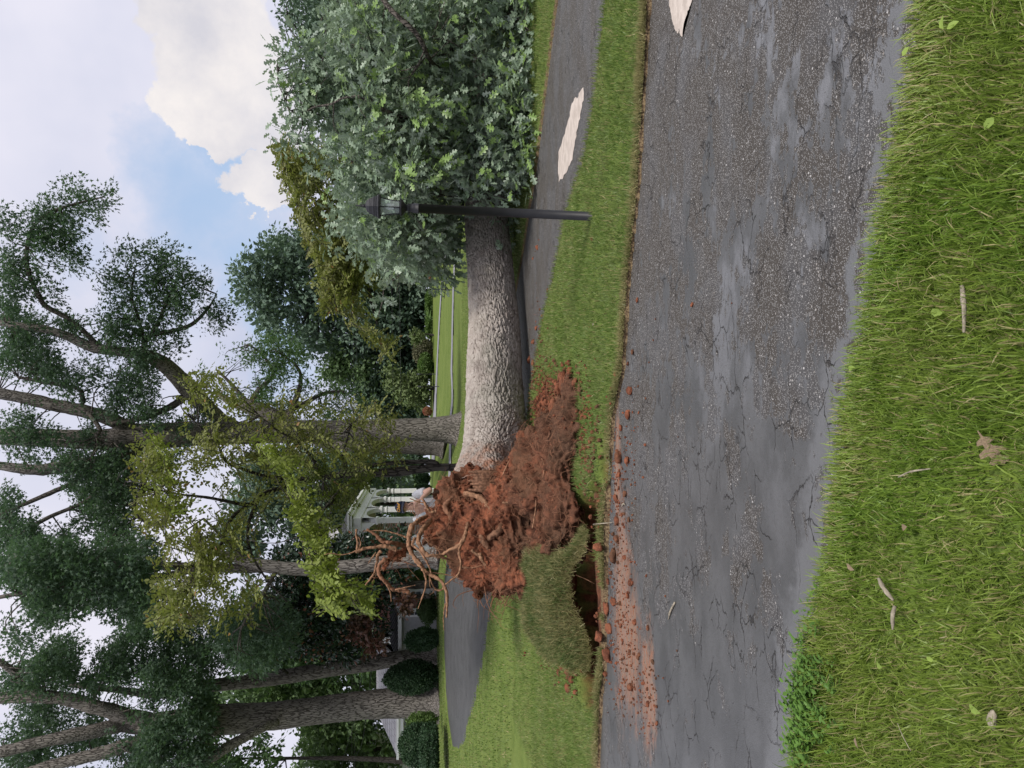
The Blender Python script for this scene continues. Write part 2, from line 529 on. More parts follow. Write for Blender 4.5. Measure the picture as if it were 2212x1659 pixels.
# ---- ground sheet
m = MB('lawn_soil')
p = m.pos()
n1 = m.noise(p, .35, 5, .6); n2 = m.noise(p, 5, 5, .7); n3 = m.noise(p, 60, 3, .7)
c = m.mix(m.ramp(n2, .35, .65), (.080, .120, .024), (.135, .175, .042))
c = m.mix(m.math('MULTIPLY', m.ramp(n1, .42, .62), .45), c, (.170, .205, .058))
st = m.n('TexWave'); st.wave_type = 'BANDS'; st.bands_direction = 'Y'; st.inputs['Scale'].default_value = .55; st.inputs['Distortion'].default_value = 1.2; st.inputs['Detail'].default_value = 2
m.set(st.inputs['Vector'], p)
c = m.mix(m.math('MULTIPLY', st.outputs[0], .28), c, (.170, .225, .062))
c = m.mix(m.math('MULTIPLY', m.ramp(n3, .4, .6), .3), c, (.03, .06, .012))
at_ = m.n('Attribute'); at_.attribute_name = 'soil'
sc1 = m.mix(m.ramp(m.noise(p, 14, 5, .7), .35, .65), (.045, .020, .012), (.14, .055, .030))
c = m.mix(at_.outputs['Fac'], c, sc1)
at2 = m.n('Attribute'); at2.attribute_name = 'lip'
c = m.mix(at2.outputs['Fac'], c, m.mix(m.ramp(n3, .4, .6), (.07, .045, .028), (.19, .14, .08)))
m.pbsdf(c, .95, .1, m.bump(m.math('ADD', n2, n3), .6, .02))
M_GROUND = m.m

def axis(parts):
    o = []
    for a, b, s in parts: o.append(np.arange(a, b, s))
    return np.concatenate(o)
gx = axis([(-900, -120, 60), (-120, -40, 8), (-40, -14, 1.2), (-14, -5, .25), (-5, 5.5, .045), (5.5, 14, .25), (14, 40, 1.2), (40, 120, 8), (120, 901, 60)])
gy = axis([(-60, 0, 5), (0, 1.2, .3), (1.2, 8.2, .045), (8.2, 14, .09), (14, 30, .3), (30, 70, 1.0), (70, 130, 5), (130, 1200, 60)])
GX, GY = np.meshgrid(gx, gy, indexing='ij')
GZ = groundz(GX, GY)
edge_n = fbm(np.column_stack([GX.ravel() * 9, GY.ravel() * 9, GX.ravel() * 0]), 3, 8).reshape(GX.shape)
dl = lawnmask(GX, GY) + edge_n * .018
GZ = GZ - .10 * sstep(.0, .05, dl)
V = np.column_stack([GX.ravel(), GY.ravel(), GZ.ravel()])
gm = quads_mesh('ground', V, grid_faces(len(gx), len(gy)))
soil = sstep(.02, .12, pitdepth(GX, GY))
SOILC = [(gp(1180, 950)[:2], .9), (gp(1200, 1100)[:2], .9), (gp(1212, 880)[:2], .34), (gp(1170, 890)[:2], .36), (gp(1228, 830)[:2], .16), (gp(1293, 1290)[:2], .22), (gp(1291, 1350)[:2], .24), (gp(1290, 1240)[:2], .18), (gp(1286, 1400)[:2], .2)]
sn = fbm(np.column_stack([GX.ravel() * 4, GY.ravel() * 4, GX.ravel() * 0]), 4, 12).reshape(GX.shape)
soil_zone = np.zeros(GX.shape)
for (c_, r_) in SOILC:
    soil_zone = np.maximum(soil_zone, sstep(1.0, .75, np.hypot(GX - c_[0], (GY - c_[1]) * .8) / r_ + sn * .35))
soil = np.maximum(soil, soil_zone)
a_ = gm.attributes.new('soil', 'FLOAT', 'POINT'); a_.data.foreach_set('value', soil.ravel().astype(np.float32))
lip = sstep(-.07, -.02, dl) * (GY < 12)
a_ = gm.attributes.new('lip', 'FLOAT', 'POINT'); a_.data.foreach_set('value', lip.ravel().astype(np.float32))
g_ = link('ground', gm, M_GROUND); tag(g_, 'green mown lawn rising gently to the left', kind='structure')

def soilness(X, Y):
    s = sstep(.02, .10, pitdepth(X, Y))
    n = fbm(np.column_stack([X * 4, Y * 4, X * 0]), 4, 12)
    for (c_, r_) in SOILC:
        s = np.maximum(s, sstep(1.0, .75, np.hypot(X - c_[0], (Y - c_[1]) * .8) / r_ + n * .35))
    return s

# ---- asphalt
def m_asphalt(name, near=True):
    m = MB(name)
    p = m.pos()
    sep = m.n('SeparateXYZ'); m.set(sep.inputs[0], p)
    X, Y = sep.outputs[0], sep.outputs[1]
    ps = m.n('Mapping'); m.set(ps.inputs[0], p); ps.inputs['Scale'].default_value = (.75, 1.25, 1); ps.inputs['Rotation'].default_value = (0, 0, -.12)
    P = ps.outputs[0]
    rndc = m.voro(p, 150, 'F1', 'Color'); d1 = m.voro(p, 150)
    sepc = m.n('SeparateColor'); m.set(sepc.inputs[0], rndc)
    speck = m.math('MULTIPLY', m.math('LESS_THAN', d1, .42), m.math('GREATER_THAN', sepc.outputs[0], .48))
    rnd2 = m.voro(p, 62, 'F1', 'Color'); d2 = m.voro(p, 62)
    sep2 = m.n('SeparateColor'); m.set(sep2.inputs[0], rnd2)
    speck2 = m.math('MULTIPLY', m.math('LESS_THAN', d2, .30), m.math('GREATER_THAN', sep2.outputs[0], .91))
    big = m.noise(P, 2.1, 9, .70)
    fine = m.noise(P, 11, 6, .7)
    if near:
        # smoother sealed skin towards the left and the middle, worn to the stones elsewhere
        bias = m.math('ADD', m.math('MULTIPLY', X, -.045), m.math('MULTIPLY', m.ramp(Y, 5.4, 3.6), .10))
        v = m.math('ADD', m.math('ADD', big, bias), m.math('MULTIPLY', m.math('SUBTRACT', fine, .5), .42))
        seal = m.ramp(v, .565, .60)
        rough_zone = m.ramp(m.math('ADD', m.noise(P, 2.6, 4), m.math('MULTIPLY', X, -.03)), .40, .62)
    else:
        v = m.math('ADD', big, m.math('MULTIPLY', X, -.06)); seal = m.ramp(v, .62, .80)
        rough_zone = m.ramp(m.noise(P, 2.6, 4), .40, .62)
    raw = m.mix(rough_zone, (.050, .043, .036), (.064, .062, .062))
    raw = m.mix(m.math('MULTIPLY', speck, .8), raw, (.24, .235, .23))
    raw = m.mix(speck2, raw, m.mix(sep2.outputs[1], (.20, .18, .16), (.42, .41, .40)))
    sl = m.mix(m.ramp(m.noise(P, 3.0, 6, .6), .35, .65), (.060, .061, .062), (.088, .089, .091))
    sl = m.mix(m.ramp(m.noise(P, 30, 4, .7), .50, .72), sl, (.070, .070, .071))
    if near: sl = m.mix(m.math('MULTIPLY', m.ramp(m.noise(P, 1.3, 6, .65), .50, .60), m.ramp(X, -1.2, 1.0)), sl, (.140, .142, .150))  # pale patches towards the right: wet sheen painted into the colour
    pits = m.math('MULTIPLY', speck, m.math('GREATER_THAN', sepc.outputs[1], .80))
    sl = m.mix(m.math('MULTIPLY', pits, .6), sl, (.04, .038, .036))
    if near:
        ac = m.n('Attribute'); ac.attribute_name = 'across'
        wob = m.math('ADD', ac.outputs['Fac'], m.math('MULTIPLY', m.math('SUBTRACT', m.noise(p, 6, 5, .7), .5), .10))
        seal = m.math('MAXIMUM', seal, m.math('MULTIPLY', m.ramp(wob, .925, .935), m.ramp(fine, .40, .50)))
        seal = m.math('MULTIPLY', seal, m.ramp(wob, .972, .962))
        sl = m.mix(m.ramp(wob, .90, .93), sl, (.112, .114, .118))
    c = m.mix(seal, raw, sl)
    # cracks
    wp = m.warp(m.warp(P, 2.2, .34, 5), 14, .06, 4)
    e1 = m.voro(wp, 1.7, 'DISTANCE_TO_EDGE')
    cm = m.math('MULTIPLY', m.ramp(m.noise(P, 1.4, 3), .50, .60), .75)
    crack = m.math('MULTIPLY', m.ramp(e1, .009, .002), cm)
    wp2 = m.warp(P, 6, .16, 4)
    e2 = m.voro(wp2, 5.5, 'DISTANCE_TO_EDGE')
    crack2 = m.math('MULTIPLY', m.ramp(e2, .018, .004), m.ramp(m.noise(P, 3.3, 3), .48, .58))
    crack = m.math('MAXIMUM', crack, crack2)
    c = m.mix(m.math('MULTIPLY', crack, .85), c, (.020, .017, .015))
    if near:
        # red clay washed over the edge of the drive
        ms = None
        for (px, py, rx, ry) in ((1335, 1310, 1.15, .32), (1352, 1400, .70, .36), (1388, 1480, .55, .22), (1325, 1040, .8, .12), (1400, 1530, .35, .10)):
            q = gp(px, py)
            dx = m.math('DIVIDE', m.math('SUBTRACT', X, float(q[0])), rx); dy = m.math('DIVIDE', m.math('SUBTRACT', Y, float(q[1])), ry)
            dd = m.math('SQRT', m.math('ADD', m.math('MULTIPLY', dx, dx), m.math('MULTIPLY', dy, dy)))
            b = m.math('SUBTRACT', 1.25, dd)
            ms = b if ms is None else m.math('MAXIMUM', ms, b)
        nn = m.noise(P, 9, 8, .75)
        st = m.ramp(m.math('ADD', ms, m.math('MULTIPLY', m.math('SUBTRACT', nn, .5), 2.0)), .25, 1.0)
        cl = m.mix(m.ramp(m.noise(P, 25, 4, .7), .4, .6), (.27, .115, .062), (.22, .155, .115))
        c = m.mix(m.math('MULTIPLY', st, m.math('SUBTRACT', .92, m.math('MULTIPLY', speck, .5))), c, cl)
    h = m.math('ADD', m.math('MULTIPLY', m.math('SUBTRACT', 1.0, d1), m.math('SUBTRACT', 1.0, m.math('MULTIPLY', seal, .8))), m.math('MULTIPLY', crack, -2.0))
    h = m.math('ADD', h, m.math('MULTIPLY', seal, .6))
    ro = m.math('SUBTRACT', .66, m.math('MULTIPLY', seal, .27))
    m.pbsdf(c, ro, .42, m.bump(h, .9, .006))
    return m.m
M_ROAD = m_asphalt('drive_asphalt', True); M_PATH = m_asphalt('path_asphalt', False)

def paved(name, A, B, mat, dz, k=14, seed=0):
    """sheet between two edge lines that follows the ground"""
    def resamp(P, n):
        s = np.concatenate([[0], np.cumsum(np.linalg.norm(np.diff(P, axis=0), axis=1))]); t = np.linspace(0, s[-1], n)
        return np.column_stack([np.interp(t, s, P[:, 0]), np.interp(t, s, P[:, 1])])
    n = 260
    A2, B2 = resamp(A, n), resamp(B, n)
    t = np.linspace(-.03, 1.03, k)[None, :, None]
    G = A2[:, None] * (1 - t) + B2[:, None] * t
    X, Y = G[..., 0].ravel(), G[..., 1].ravel()
    Z = terrain(X, Y) + dz
    me = quads_mesh(name, np.column_stack([X, Y, Z]), grid_faces(n, k))
    aa = me.attributes.new('across', 'FLOAT', 'POINT'); aa.data.foreach_set('value', np.tile(np.linspace(-.03, 1.03, k), n).astype(np.float32))
    o = link(name, me, mat); tag(o, None, kind='structure'); return o
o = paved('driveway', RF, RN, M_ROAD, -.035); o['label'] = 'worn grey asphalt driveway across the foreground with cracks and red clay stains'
o = paved('path', PNw, PFw, M_PATH, -.03); o['label'] = 'second asphalt lane curving behind the fallen trunk'
M_FAR = m_simple('far_lane', (.22, .22, .24), .85, .2, .1, 3)
for nm, S_, lb in (('lane', L1, 'thin grey lane crossing the far lawn'), ('lane', L2, 'farther thin grey lane near the crest of the lawn')):
    h_ = len(S_) // 2
    o = paved(nm, S_[:h_], S_[h_:][::-1], M_FAR, .03, 3); o['label'] = lb

# pale bare patches where the top coat is gone
mtan = MB('bare_concrete'); p = mtan.pos((1, 2.2, 1))
nn = mtan.noise(p, 7, 7, .7); nf = mtan.noise(p, 70, 3, .7)
c = mtan.mix(mtan.ramp(nn, .35, .65), (.36, .31, .27), (.50, .44, .39)); c = mtan.mix(mtan.ramp(nf, .62, .72), c, (.2, .17, .15))
mtan.pbsdf(c, .9, .2, mtan.bump(nf, .4, .004))
def zp(scale_pts, ox, oy, k): return [(ox + x * k, oy + y * k) for x, y in scale_pts]
for pts, lb, dz in ((zp([(390, 1205), (384, 1120), (386, 1010), (410, 950), (440, 860), (462, 770), (470, 700), (488, 670), (502, 645), (512, 655), (535, 600), (552, 580), (556, 640), (545, 700), (530, 790), (512, 850), (500, 930), (480, 1060), (455, 1110), (425, 1165)], 1080, 0, .3255), 'pale bare patch on the second lane beside the lamp post', -.026),
                    (zp([(1116, -60), (1122, 0), (1128, 60), (1136, 110), (1150, 160), (1168, 205), (1180, 215), (1186, 185), (1200, 235), (1210, 245), (1217, 170), (1236, 110), (1252, 60), (1272, 20), (1290, -60)], 1080, 0, .3255), 'pale bare patch on the near driveway at its far right edge', -.031)):
    W_ = np.array([gp(x + RNG.normal(0, .8), y + RNG.normal(0, 1.2), dz) for x, y in dense(pts + pts[:1], 3)[:-1]])
    bm = bmesh.new(); vs_ = [bm.verts.new(v) for v in W_]; f = bm.faces.new(vs_); bmesh.ops.triangulate(bm, faces=[f])
    me = bpy.data.meshes.new('bare_patch'); bm.normal_update(); bm.to_mesh(me); bm.free(); me.polygons.foreach_set('use_smooth', [False] * len(me.polygons))
    if me.polygons[0].normal.z < 0: me.flip_normals()
    tag(link('bare_patch', me, mtan.m), lb, kind='structure')

# ================================================================ GRASS
def m_grass(name, a, b, tip, dry=.1):
    m = MB(name); g = m.n('NewGeometry'); rnd = g.outputs['Random Per Island']
    nn = m.ramp(m.noise(m.pos(), 1.6, 3), .35, .65)
    c = m.mix(rnd, a, b)
    c = m.mix(m.math('MULTIPLY', nn, .5), c, tip)
    fr = m.math('FRACT', m.math('MULTIPLY', rnd, 91.3))
    c = m.mix(m.math('GREATER_THAN', fr, m.math('SUBTRACT', 1 - dry * .6, m.math('MULTIPLY', nn, dry))), c, (.36, .32, .15))
    bs = m.pbsdf(c, .45, .35, link=False); tr = m.n('BsdfTranslucent'); m.set(tr.inputs[0], m.mix(.4, c, (.16, .26, .03)))
    mx = m.n('MixShader'); mx.inputs[0].default_value = .35
    m.t.links.new(bs, mx.inputs[1]); m.t.links.new(tr.outputs[0], mx.inputs[2]); m.t.links.new(mx.outputs[0], m.out.inputs[0])
    return m.m
MG_NEAR = m_grass('grass_near', (.075, .155, .014), (.220, .325, .050), (.285, .345, .075), .12)
MG_MID = m_grass('grass_mid', (.080, .150, .026), (.220, .295, .085), (.225, .255, .105), .10)
MG_DRY = m_grass('grass_dry', (.10, .15, .04), (.30, .25, .12), (.30, .26, .13), .5)
BLADE = np.array([[0, -.5, 0], [0, .5, 0], [.5, -.40, .06], [.5, .40, .06], [.82, -.22, .0], [.82, .22, .0], [1.0, 0, -.13]])
BLADEF = [(0, 2, 3, 1), (2, 4, 5, 3), (4, 6, 5)]
BLADE2 = np.array([[0, -.5, 0], [0, .5, 0], [.6, -.32, .05], [.6, .32, .05], [1.0, 0, -.1]])
BLADE2F = [(0, 2, 3, 1), (2, 4, 3)]

def blades(name, X, Y, Z, h, wd, mat, lean=.6, hi=True, parent=None, lab=None):
    n = len(X)
    th = RNG.uniform(0, 2 * math.pi, n)
    cl = fbm(np.column_stack([X * 6, Y * 6, X * 0]), 2, 31) * 3.5
    th = np.where(RNG.random(n) < .55, cl + RNG.normal(0, .6, n), th)
    ln = np.abs(RNG.normal(0, lean, n))
    ax = np.column_stack([np.cos(th) * ln, np.sin(th) * ln, np.ones(n)])
    nr = np.column_stack([-np.cos(th), -np.sin(th), np.zeros(n)]) * -1 + RNG.normal(0, .35, (n, 3))
    nr[:, 2] = ln + .1
    R = frames(ax, nr)
    hh = h * RNG.uniform(.55, 1.25, n); ww = wd * RNG.uniform(.6, 1.3, n)
    S = np.column_stack([hh, ww, hh * 1.6])
    T, TF = (BLADE, BLADEF) if hi else (BLADE2, BLADE2F)
    me = scatter(name, T, TF, np.column_stack([X, Y, Z]), R, S, True)
    o = link(name, me, mat, parent); tag(o, lab, kind='stuff'); return o

def in_view(X, Y, marg=.12):
    a = X / np.maximum(Y, .1)
    return (np.abs(a) < .55 * 1.04 + marg)

def sample_area(n, x0, x1, y0, y1, maxd=None, keep_edge=-.01):
    X = RNG.uniform(x0, x1, n); Y = RNG.uniform(y0, y1, n)
    k = in_view(X, Y); X, Y = X[k], Y[k]
    d = lawnmask(X, Y); k = d < keep_edge; X, Y, d = X[k], Y[k], d[k]
    s = soilness(X, Y); k = RNG.random(len(X)) > s * 1.02; return X[k], Y[k], d[k]

# foreground lawn
X, Y, d = sample_area(170000, -2.6, 2.6, 1.15, 3.6)
k = Y < 3.6; near_side = sdist(X, Y, ROAD)
k = (Y < np.interp(X, RN[::1, 0][np.argsort(RN[:, 0])], RN[np.argsort(RN[:, 0]), 1]))
X, Y, d = X[k], Y[k], d[k]
Z = groundz(X, Y)
blades('grass', X, Y, Z, (.060 + .030 * fbm(np.column_stack([X * 3, Y * 3, X * 0]), 3, 5)) * RNG.choice([.6, 1., 1.25], len(X)), .0047, MG_NEAR, .75, True, lab='long green grass blades of the near lawn')
# longer fringe hanging over the drive edge
k = (d > -.16) & (RNG.random(len(d)) < .5)
th = math.pi / 2
Xe, Ye = X[k], Y[k]
n = len(Xe)
ax = np.column_stack([RNG.normal(0, .35, n), RNG.uniform(.5, 1.4, n), np.ones(n)]); nr = np.column_stack([RNG.normal(0, .3, n), -np.ones(n) * .6, ax[:, 1]])
hh = RNG.uniform(.035, .09, n)
me = scatter('grass_fringe', BLADE, BLADEF, np.column_stack([Xe, Ye, groundz(Xe, Ye)]), frames(ax, nr), np.column_stack([hh, np.full(n, .0035), hh * 2.5]), True)
tag(link('grass_fringe', me, MG_NEAR), 'long grass fringe leaning over the near edge of the driveway', kind='stuff')

# strip between drive and path, and left lawn
X, Y, d = sample_area(430000, -5.5, 5.5, 4.2, 11.5)
k = Y > np.interp(X, RF[np.argsort(RF[:, 0]), 0], RF[np.argsort(RF[:, 0]), 1]) - .02
k &= RNG.random(len(X)) < np.clip(1.5 - Y / 9, .3, 1) * .62
X, Y, d = X[k], Y[k], d[k]
Z = groundz(X, Y)
blades('grass', X, Y, Z, RNG.choice([.035, .05, .065], len(X)), .0072, MG_MID, .6, False, lab='short mown grass between the two lanes')
# dry straw edge along far side of the drive
pts = dense([tuple(p) for p in RF[1:-1]], 60)
E = np.array(pts); kk = in_view(E[:, 0], E[:, 1]); E = E[kk]
E = np.repeat(E, 5, 0) + RNG.normal(0, .035, (len(E) * 5, 2))
dd = lawnmask(E[:, 0], E[:, 1]); E = E[(dd < .015) & (soilness(E[:, 0], E[:, 1]) < .5)]
blades('dry_grass', E[:, 0], E[:, 1], groundz(E[:, 0], E[:, 1]) - .01, np.full(len(E), .06), .005, MG_DRY, 1.0, False, lab='dry straw coloured grass edge along the far side of the driveway')
# farther lawn tufts
X, Y, d = sample_area(150000, -16, 14, 11.5, 32, keep_edge=-.05)
k = RNG.random(len(X)) < (11.5 / Y) ** 1.0; X, Y = X[k], Y[k]
blades('grass', X, Y, groundz(X, Y), np.full(len(X), .055), .016, MG_MID, .6, False, lab='mown grass of the lawn beyond the fallen tree')

# ================================================================ LEAF TEMPLATES
LEAF4 = np.array([[0, 0, 0], [.45, .30, .04], [1, 0, -.06], [.45, -.30, .04]]); LEAF4F = [(0, 3, 2, 1)]
LEAF6 = np.array([[0, 0, 0], [.3, .27, .05], [.7, .22, .03], [1, 0, -.08], [.7, -.22, .03], [.3, -.27, .05], [.5, 0, -.02]])
LEAF6F = [(0, 6, 2, 1), (6, 3, 2), (0, 5, 4, 6), (6, 4, 3)]
hlf = [(0, .012), (.18, .03), (.24, .15), (.34, .20), (.36, .08), (.46, .09), (.54, .27), (.66, .30), (.66, .12), (.74, .11), (.83, .22), (.92, .17), (.93, .07), (1.0, 0)]
OAKV = [(0, 0, 0)] + [(x, y, .12 * y - .10 * x * x) for x, y in hlf] + [(x, -y, .12 * y - .10 * x * x) for x, y in hlf[:-1]]
OAKV = np.array(OAKV); nh = len(hlf)
# two halves meeting on the midrib
OAKF = [tuple([0] + list(range(nh, 0, -1)))[:1] + tuple(range(nh, 0, -1)), tuple([0] + list(range(nh + 1, nh + 1 + nh - 1)) + [nh])]
STAR = np.array([[0, 0, 0], [.35, .10, .02], [.45, .36, .03], [.6, .12, .0], [1, 0, -.08], [.6, -.12, 0], [.45, -.36, .03], [.35, -.10, .02]]); STARF = [(0, 7, 6, 5, 4, 3, 2, 1)]

def clumps_in(poly, n, Y0, Y1, gap=.0, gs=.012, seed=0):
    poly = np.array(poly, float); lo, hi = poly.min(0), poly.max(0); out = []
    cnt = 0
    while cnt < n:
        x = RNG.uniform(lo[0], hi[0], n * 2); y = RNG.uniform(lo[1], hi[1], n * 2)
        k = inpoly(x, y, poly)
        x, y = x[k], y[k]
        if gap:
            g = fbm(np.column_stack([x * gs, y * gs, x * 0 + seed]), 3, seed)
            k = g > (gap * 2 - 1) * .45; x, y = x[k], y[k]
        Yv = RNG.uniform(Y0, Y1, len(x))
        out.append(np.array([at(a, b, c) for a, b, c in zip(x, y, Yv)]).reshape(-1, 3)); cnt += len(x)
    return np.vstack(out)[:n]

def leaves_from(C, per, rad, size, T=LEAF4, flat=.5, droop=.3, outward=None, szv=.3):
    """leaf cloud around clump centres -> pos, R, S"""
    n = len(C) * per
    d = RNG.normal(0, 1, (n, 3)); d /= np.linalg.norm(d, axis=1, keepdims=True)
    r = rad * RNG.random(n) ** .7
    # each clump is a little fan of twigs, not a ball
    tw = RNG.normal(0, 1, (len(C), 5, 3)); tw /= np.linalg.norm(tw, axis=2, keepdims=True)
    pick = tw[np.repeat(np.arange(len(C)), per), RNG.integers(0, 5, n)]
    d = d * .38 + pick; d /= np.linalg.norm(d, axis=1, keepdims=True)
    off = d * r[:, None]; off[:, 2] *= flat
    P = np.repeat(C, per, 0) + off
    ax = d + RNG.normal(0, .5, (n, 3)); ax[:, 2] -= droop
    nr = RNG.normal(0, .55, (n, 3)); nr[:, 2] += 1.0
    nr += d * .4
    return P, frames(ax, nr), size * RNG.uniform(1 - szv, 1 + szv, n)

def crown(parent, C, per, rad, size, mat, T=LEAF4, TF=LEAF4F, name='crown', **kw):
    P, R, S = leaves_from(C, per, rad, size, T, **kw)
    P = P - np.array(parent.location)
    me = scatter(name, T, TF, P, R, S)
    o = link(name, me, mat, parent); o['kind'] = 'stuff'
    return o

ML_OAK = m_leaf('oak_leaf_dark', [(.046, .088, .050), (.092, .145, .080), (.070, .110, .078)], .42, .5, .5)
ML_OAKG = m_leaf('oak_leaf_green', [(.050, .100, .035), (.100, .165, .060), (.070, .120, .060)], .42, .5, .5)
ML_BLUE = m_leaf('leaf_bluegreen', [(.085, .135, .095), (.135, .195, .135), (.105, .155, .115)], .2, .6, .25)  # lightened so the leaf colour itself carries the haze on far trees
ML_MAG = m_leaf('magnolia_leaf', [(.018, .040, .022), (.040, .070, .035), (.030, .050, .035), (.17, .07, .045), .93], .1, .25, .6, .5)
ML_MAGR = m_leaf('magnolia_leaf_rusty', [(.10, .045, .032), (.16, .075, .055), (.06, .05, .03)], .1, .35, .6, .4)
ML_YEL = m_leaf('elm_leaf_yellowgreen', [(.150, .180, .045), (.230, .245, .085), (.160, .158, .055), (.26, .14, .05), .985], .35, .5, .7, .25)
ML_YELB = m_leaf('elm_leaf_bright', [(.160, .215, .035), (.230, .280, .060), (.170, .200, .045)], .35, .5, .9)
ML_YELD = m_leaf('elm_leaf_shade', [(.075, .110, .022), (.130, .160, .035), (.085, .095, .025)], .35, .5, .9)
ML_MID = m_leaf('leaf_midgreen', [(.070, .125, .045), (.120, .185, .070), (.090, .135, .065)], .3, .6, .3)
ML_PINE = m_leaf('pine_needles', [(.045, .080, .050), (.075, .120, .070), (.060, .095, .065)], .1, .7, .3)
ML_HEDGE = m_leaf('hedge_leaf', [(.020, .050, .020), (.045, .085, .035), (.030, .060, .030)], .15, .5, .9)
ML_HEDGEL = m_leaf('hedge_leaf_light', [(.060, .120, .025), (.110, .180, .040), (.080, .120, .040)], .2, .5, .9)
ML_TAN = m_leaf('shrub_leaf_tan', [(.11, .12, .07), (.17, .16, .09), (.10, .10, .06)], .15, .6, .9)
ML_FALL = m_leaf('fallen_oak_leaf', [(.165, .235, .150), (.270, .345, .245), (.155, .220, .140), (.18, .28, .08), .88], .22, .42, 1.2, .4, back=(.30, .36, .30))
ML_PALE = m_leaf('weeping_leaf', [(.10, .15, .05), (.16, .21, .08), (.11, .14, .06)], .2, .6, .4)

MB_OAK = m_bark('oak_bark', (.235, .212, .190), (.065, .056, .050), 17.0, (1, 1, .16), .03)
MB_DARK = m_bark('dark_bark', (.075, .066, .060), (.022, .019, .018), 12, (1, 1, .25), .02)
MB_LIMB = m_bark('limb_bark', (.120, .105, .092), (.035, .030, .027), 18, (1, 1, .3), .02)

def trunk_obj(parent, pts, mat, name='trunk', na=40, flare=None, seed=1, ns=None):
    P, R = pxpath(pts)
    V, Q = tube_np(P, R, ns or len(pts) * 8, na, .0, 3, seed, cap=True)
    # lobed cross-section that fades upward
    c = catmull(np.column_stack([P, R]), ns or len(pts) * 8)
    body = V[:(ns or len(pts) * 8) * na].reshape(-1, na, 3); cc = c[:, None, :3]; rr = c[:, 3]
    th = np.linspace(0, 2 * math.pi, na, endpoint=False)
    hgt = np.clip((c[:, 2] - c[0, 2]) / 1.4, 0, 1)
    lob = (np.sin(th * 5 + seed)[None] * .14 + np.sin(th * 3 + seed * 2)[None] * .08) * ((1 - hgt) ** 2)[:, None]
    nz_ = fbm(body.reshape(-1, 3) * 2.2, 3, seed).reshape(body.shape[:2]) * .07
    body = cc + (body - cc) * (1 + lob + nz_)[:, :, None]
    V[:len(body) * na] = body.reshape(-1, 3)
    V = V - np.array(parent.location)
    return link(name, mesh_faces(name, V, Q), mat, parent)

# ================================================================ STANDING TREES
def base_of(x, y): return gp(x, y)

def tree(name, label, basept, group=None):
    t = empty(name, basept); tag(t, label, 'tree', group); return t

def twigs(parent, starts, C, mat, r=.025, n=40, name='twig', maxd=4.0):
    """thin branches from limb points to foliage clumps, one joined mesh"""
    starts = np.array(starts); Vs, Fs, k = [], [], 0
    idx = RNG.choice(len(C), min(n, len(C)), replace=False)
    for i in idx:
        c = C[i]; d = np.linalg.norm(starts - c, axis=1); j = int(np.argmin(d + RNG.random(len(d)) * .6))
        if d[j] > maxd: continue
        s = starts[j]; m_ = (s + c) / 2 + RNG.normal(0, .12 * d[j], 3); m_[2] += .1 * d[j]
        V, Q = tube_np(np.array([s, m_, c]), np.array([r, r * .6, r * .25]), 7, 5, 0, 3, 0, False)
        Vs.append(V); Fs += [tuple(a + k for a in q) for q in Q]; k += len(V)
    if not Vs: return None
    o = link(name, mesh_faces(name, np.vstack(Vs) - np.array(parent.location), Fs), mat, parent); o['kind'] = 'stuff'; return o

def limb_pts(pts, n=8):
    P, R = pxpath(pts); return list(catmull(P, n))

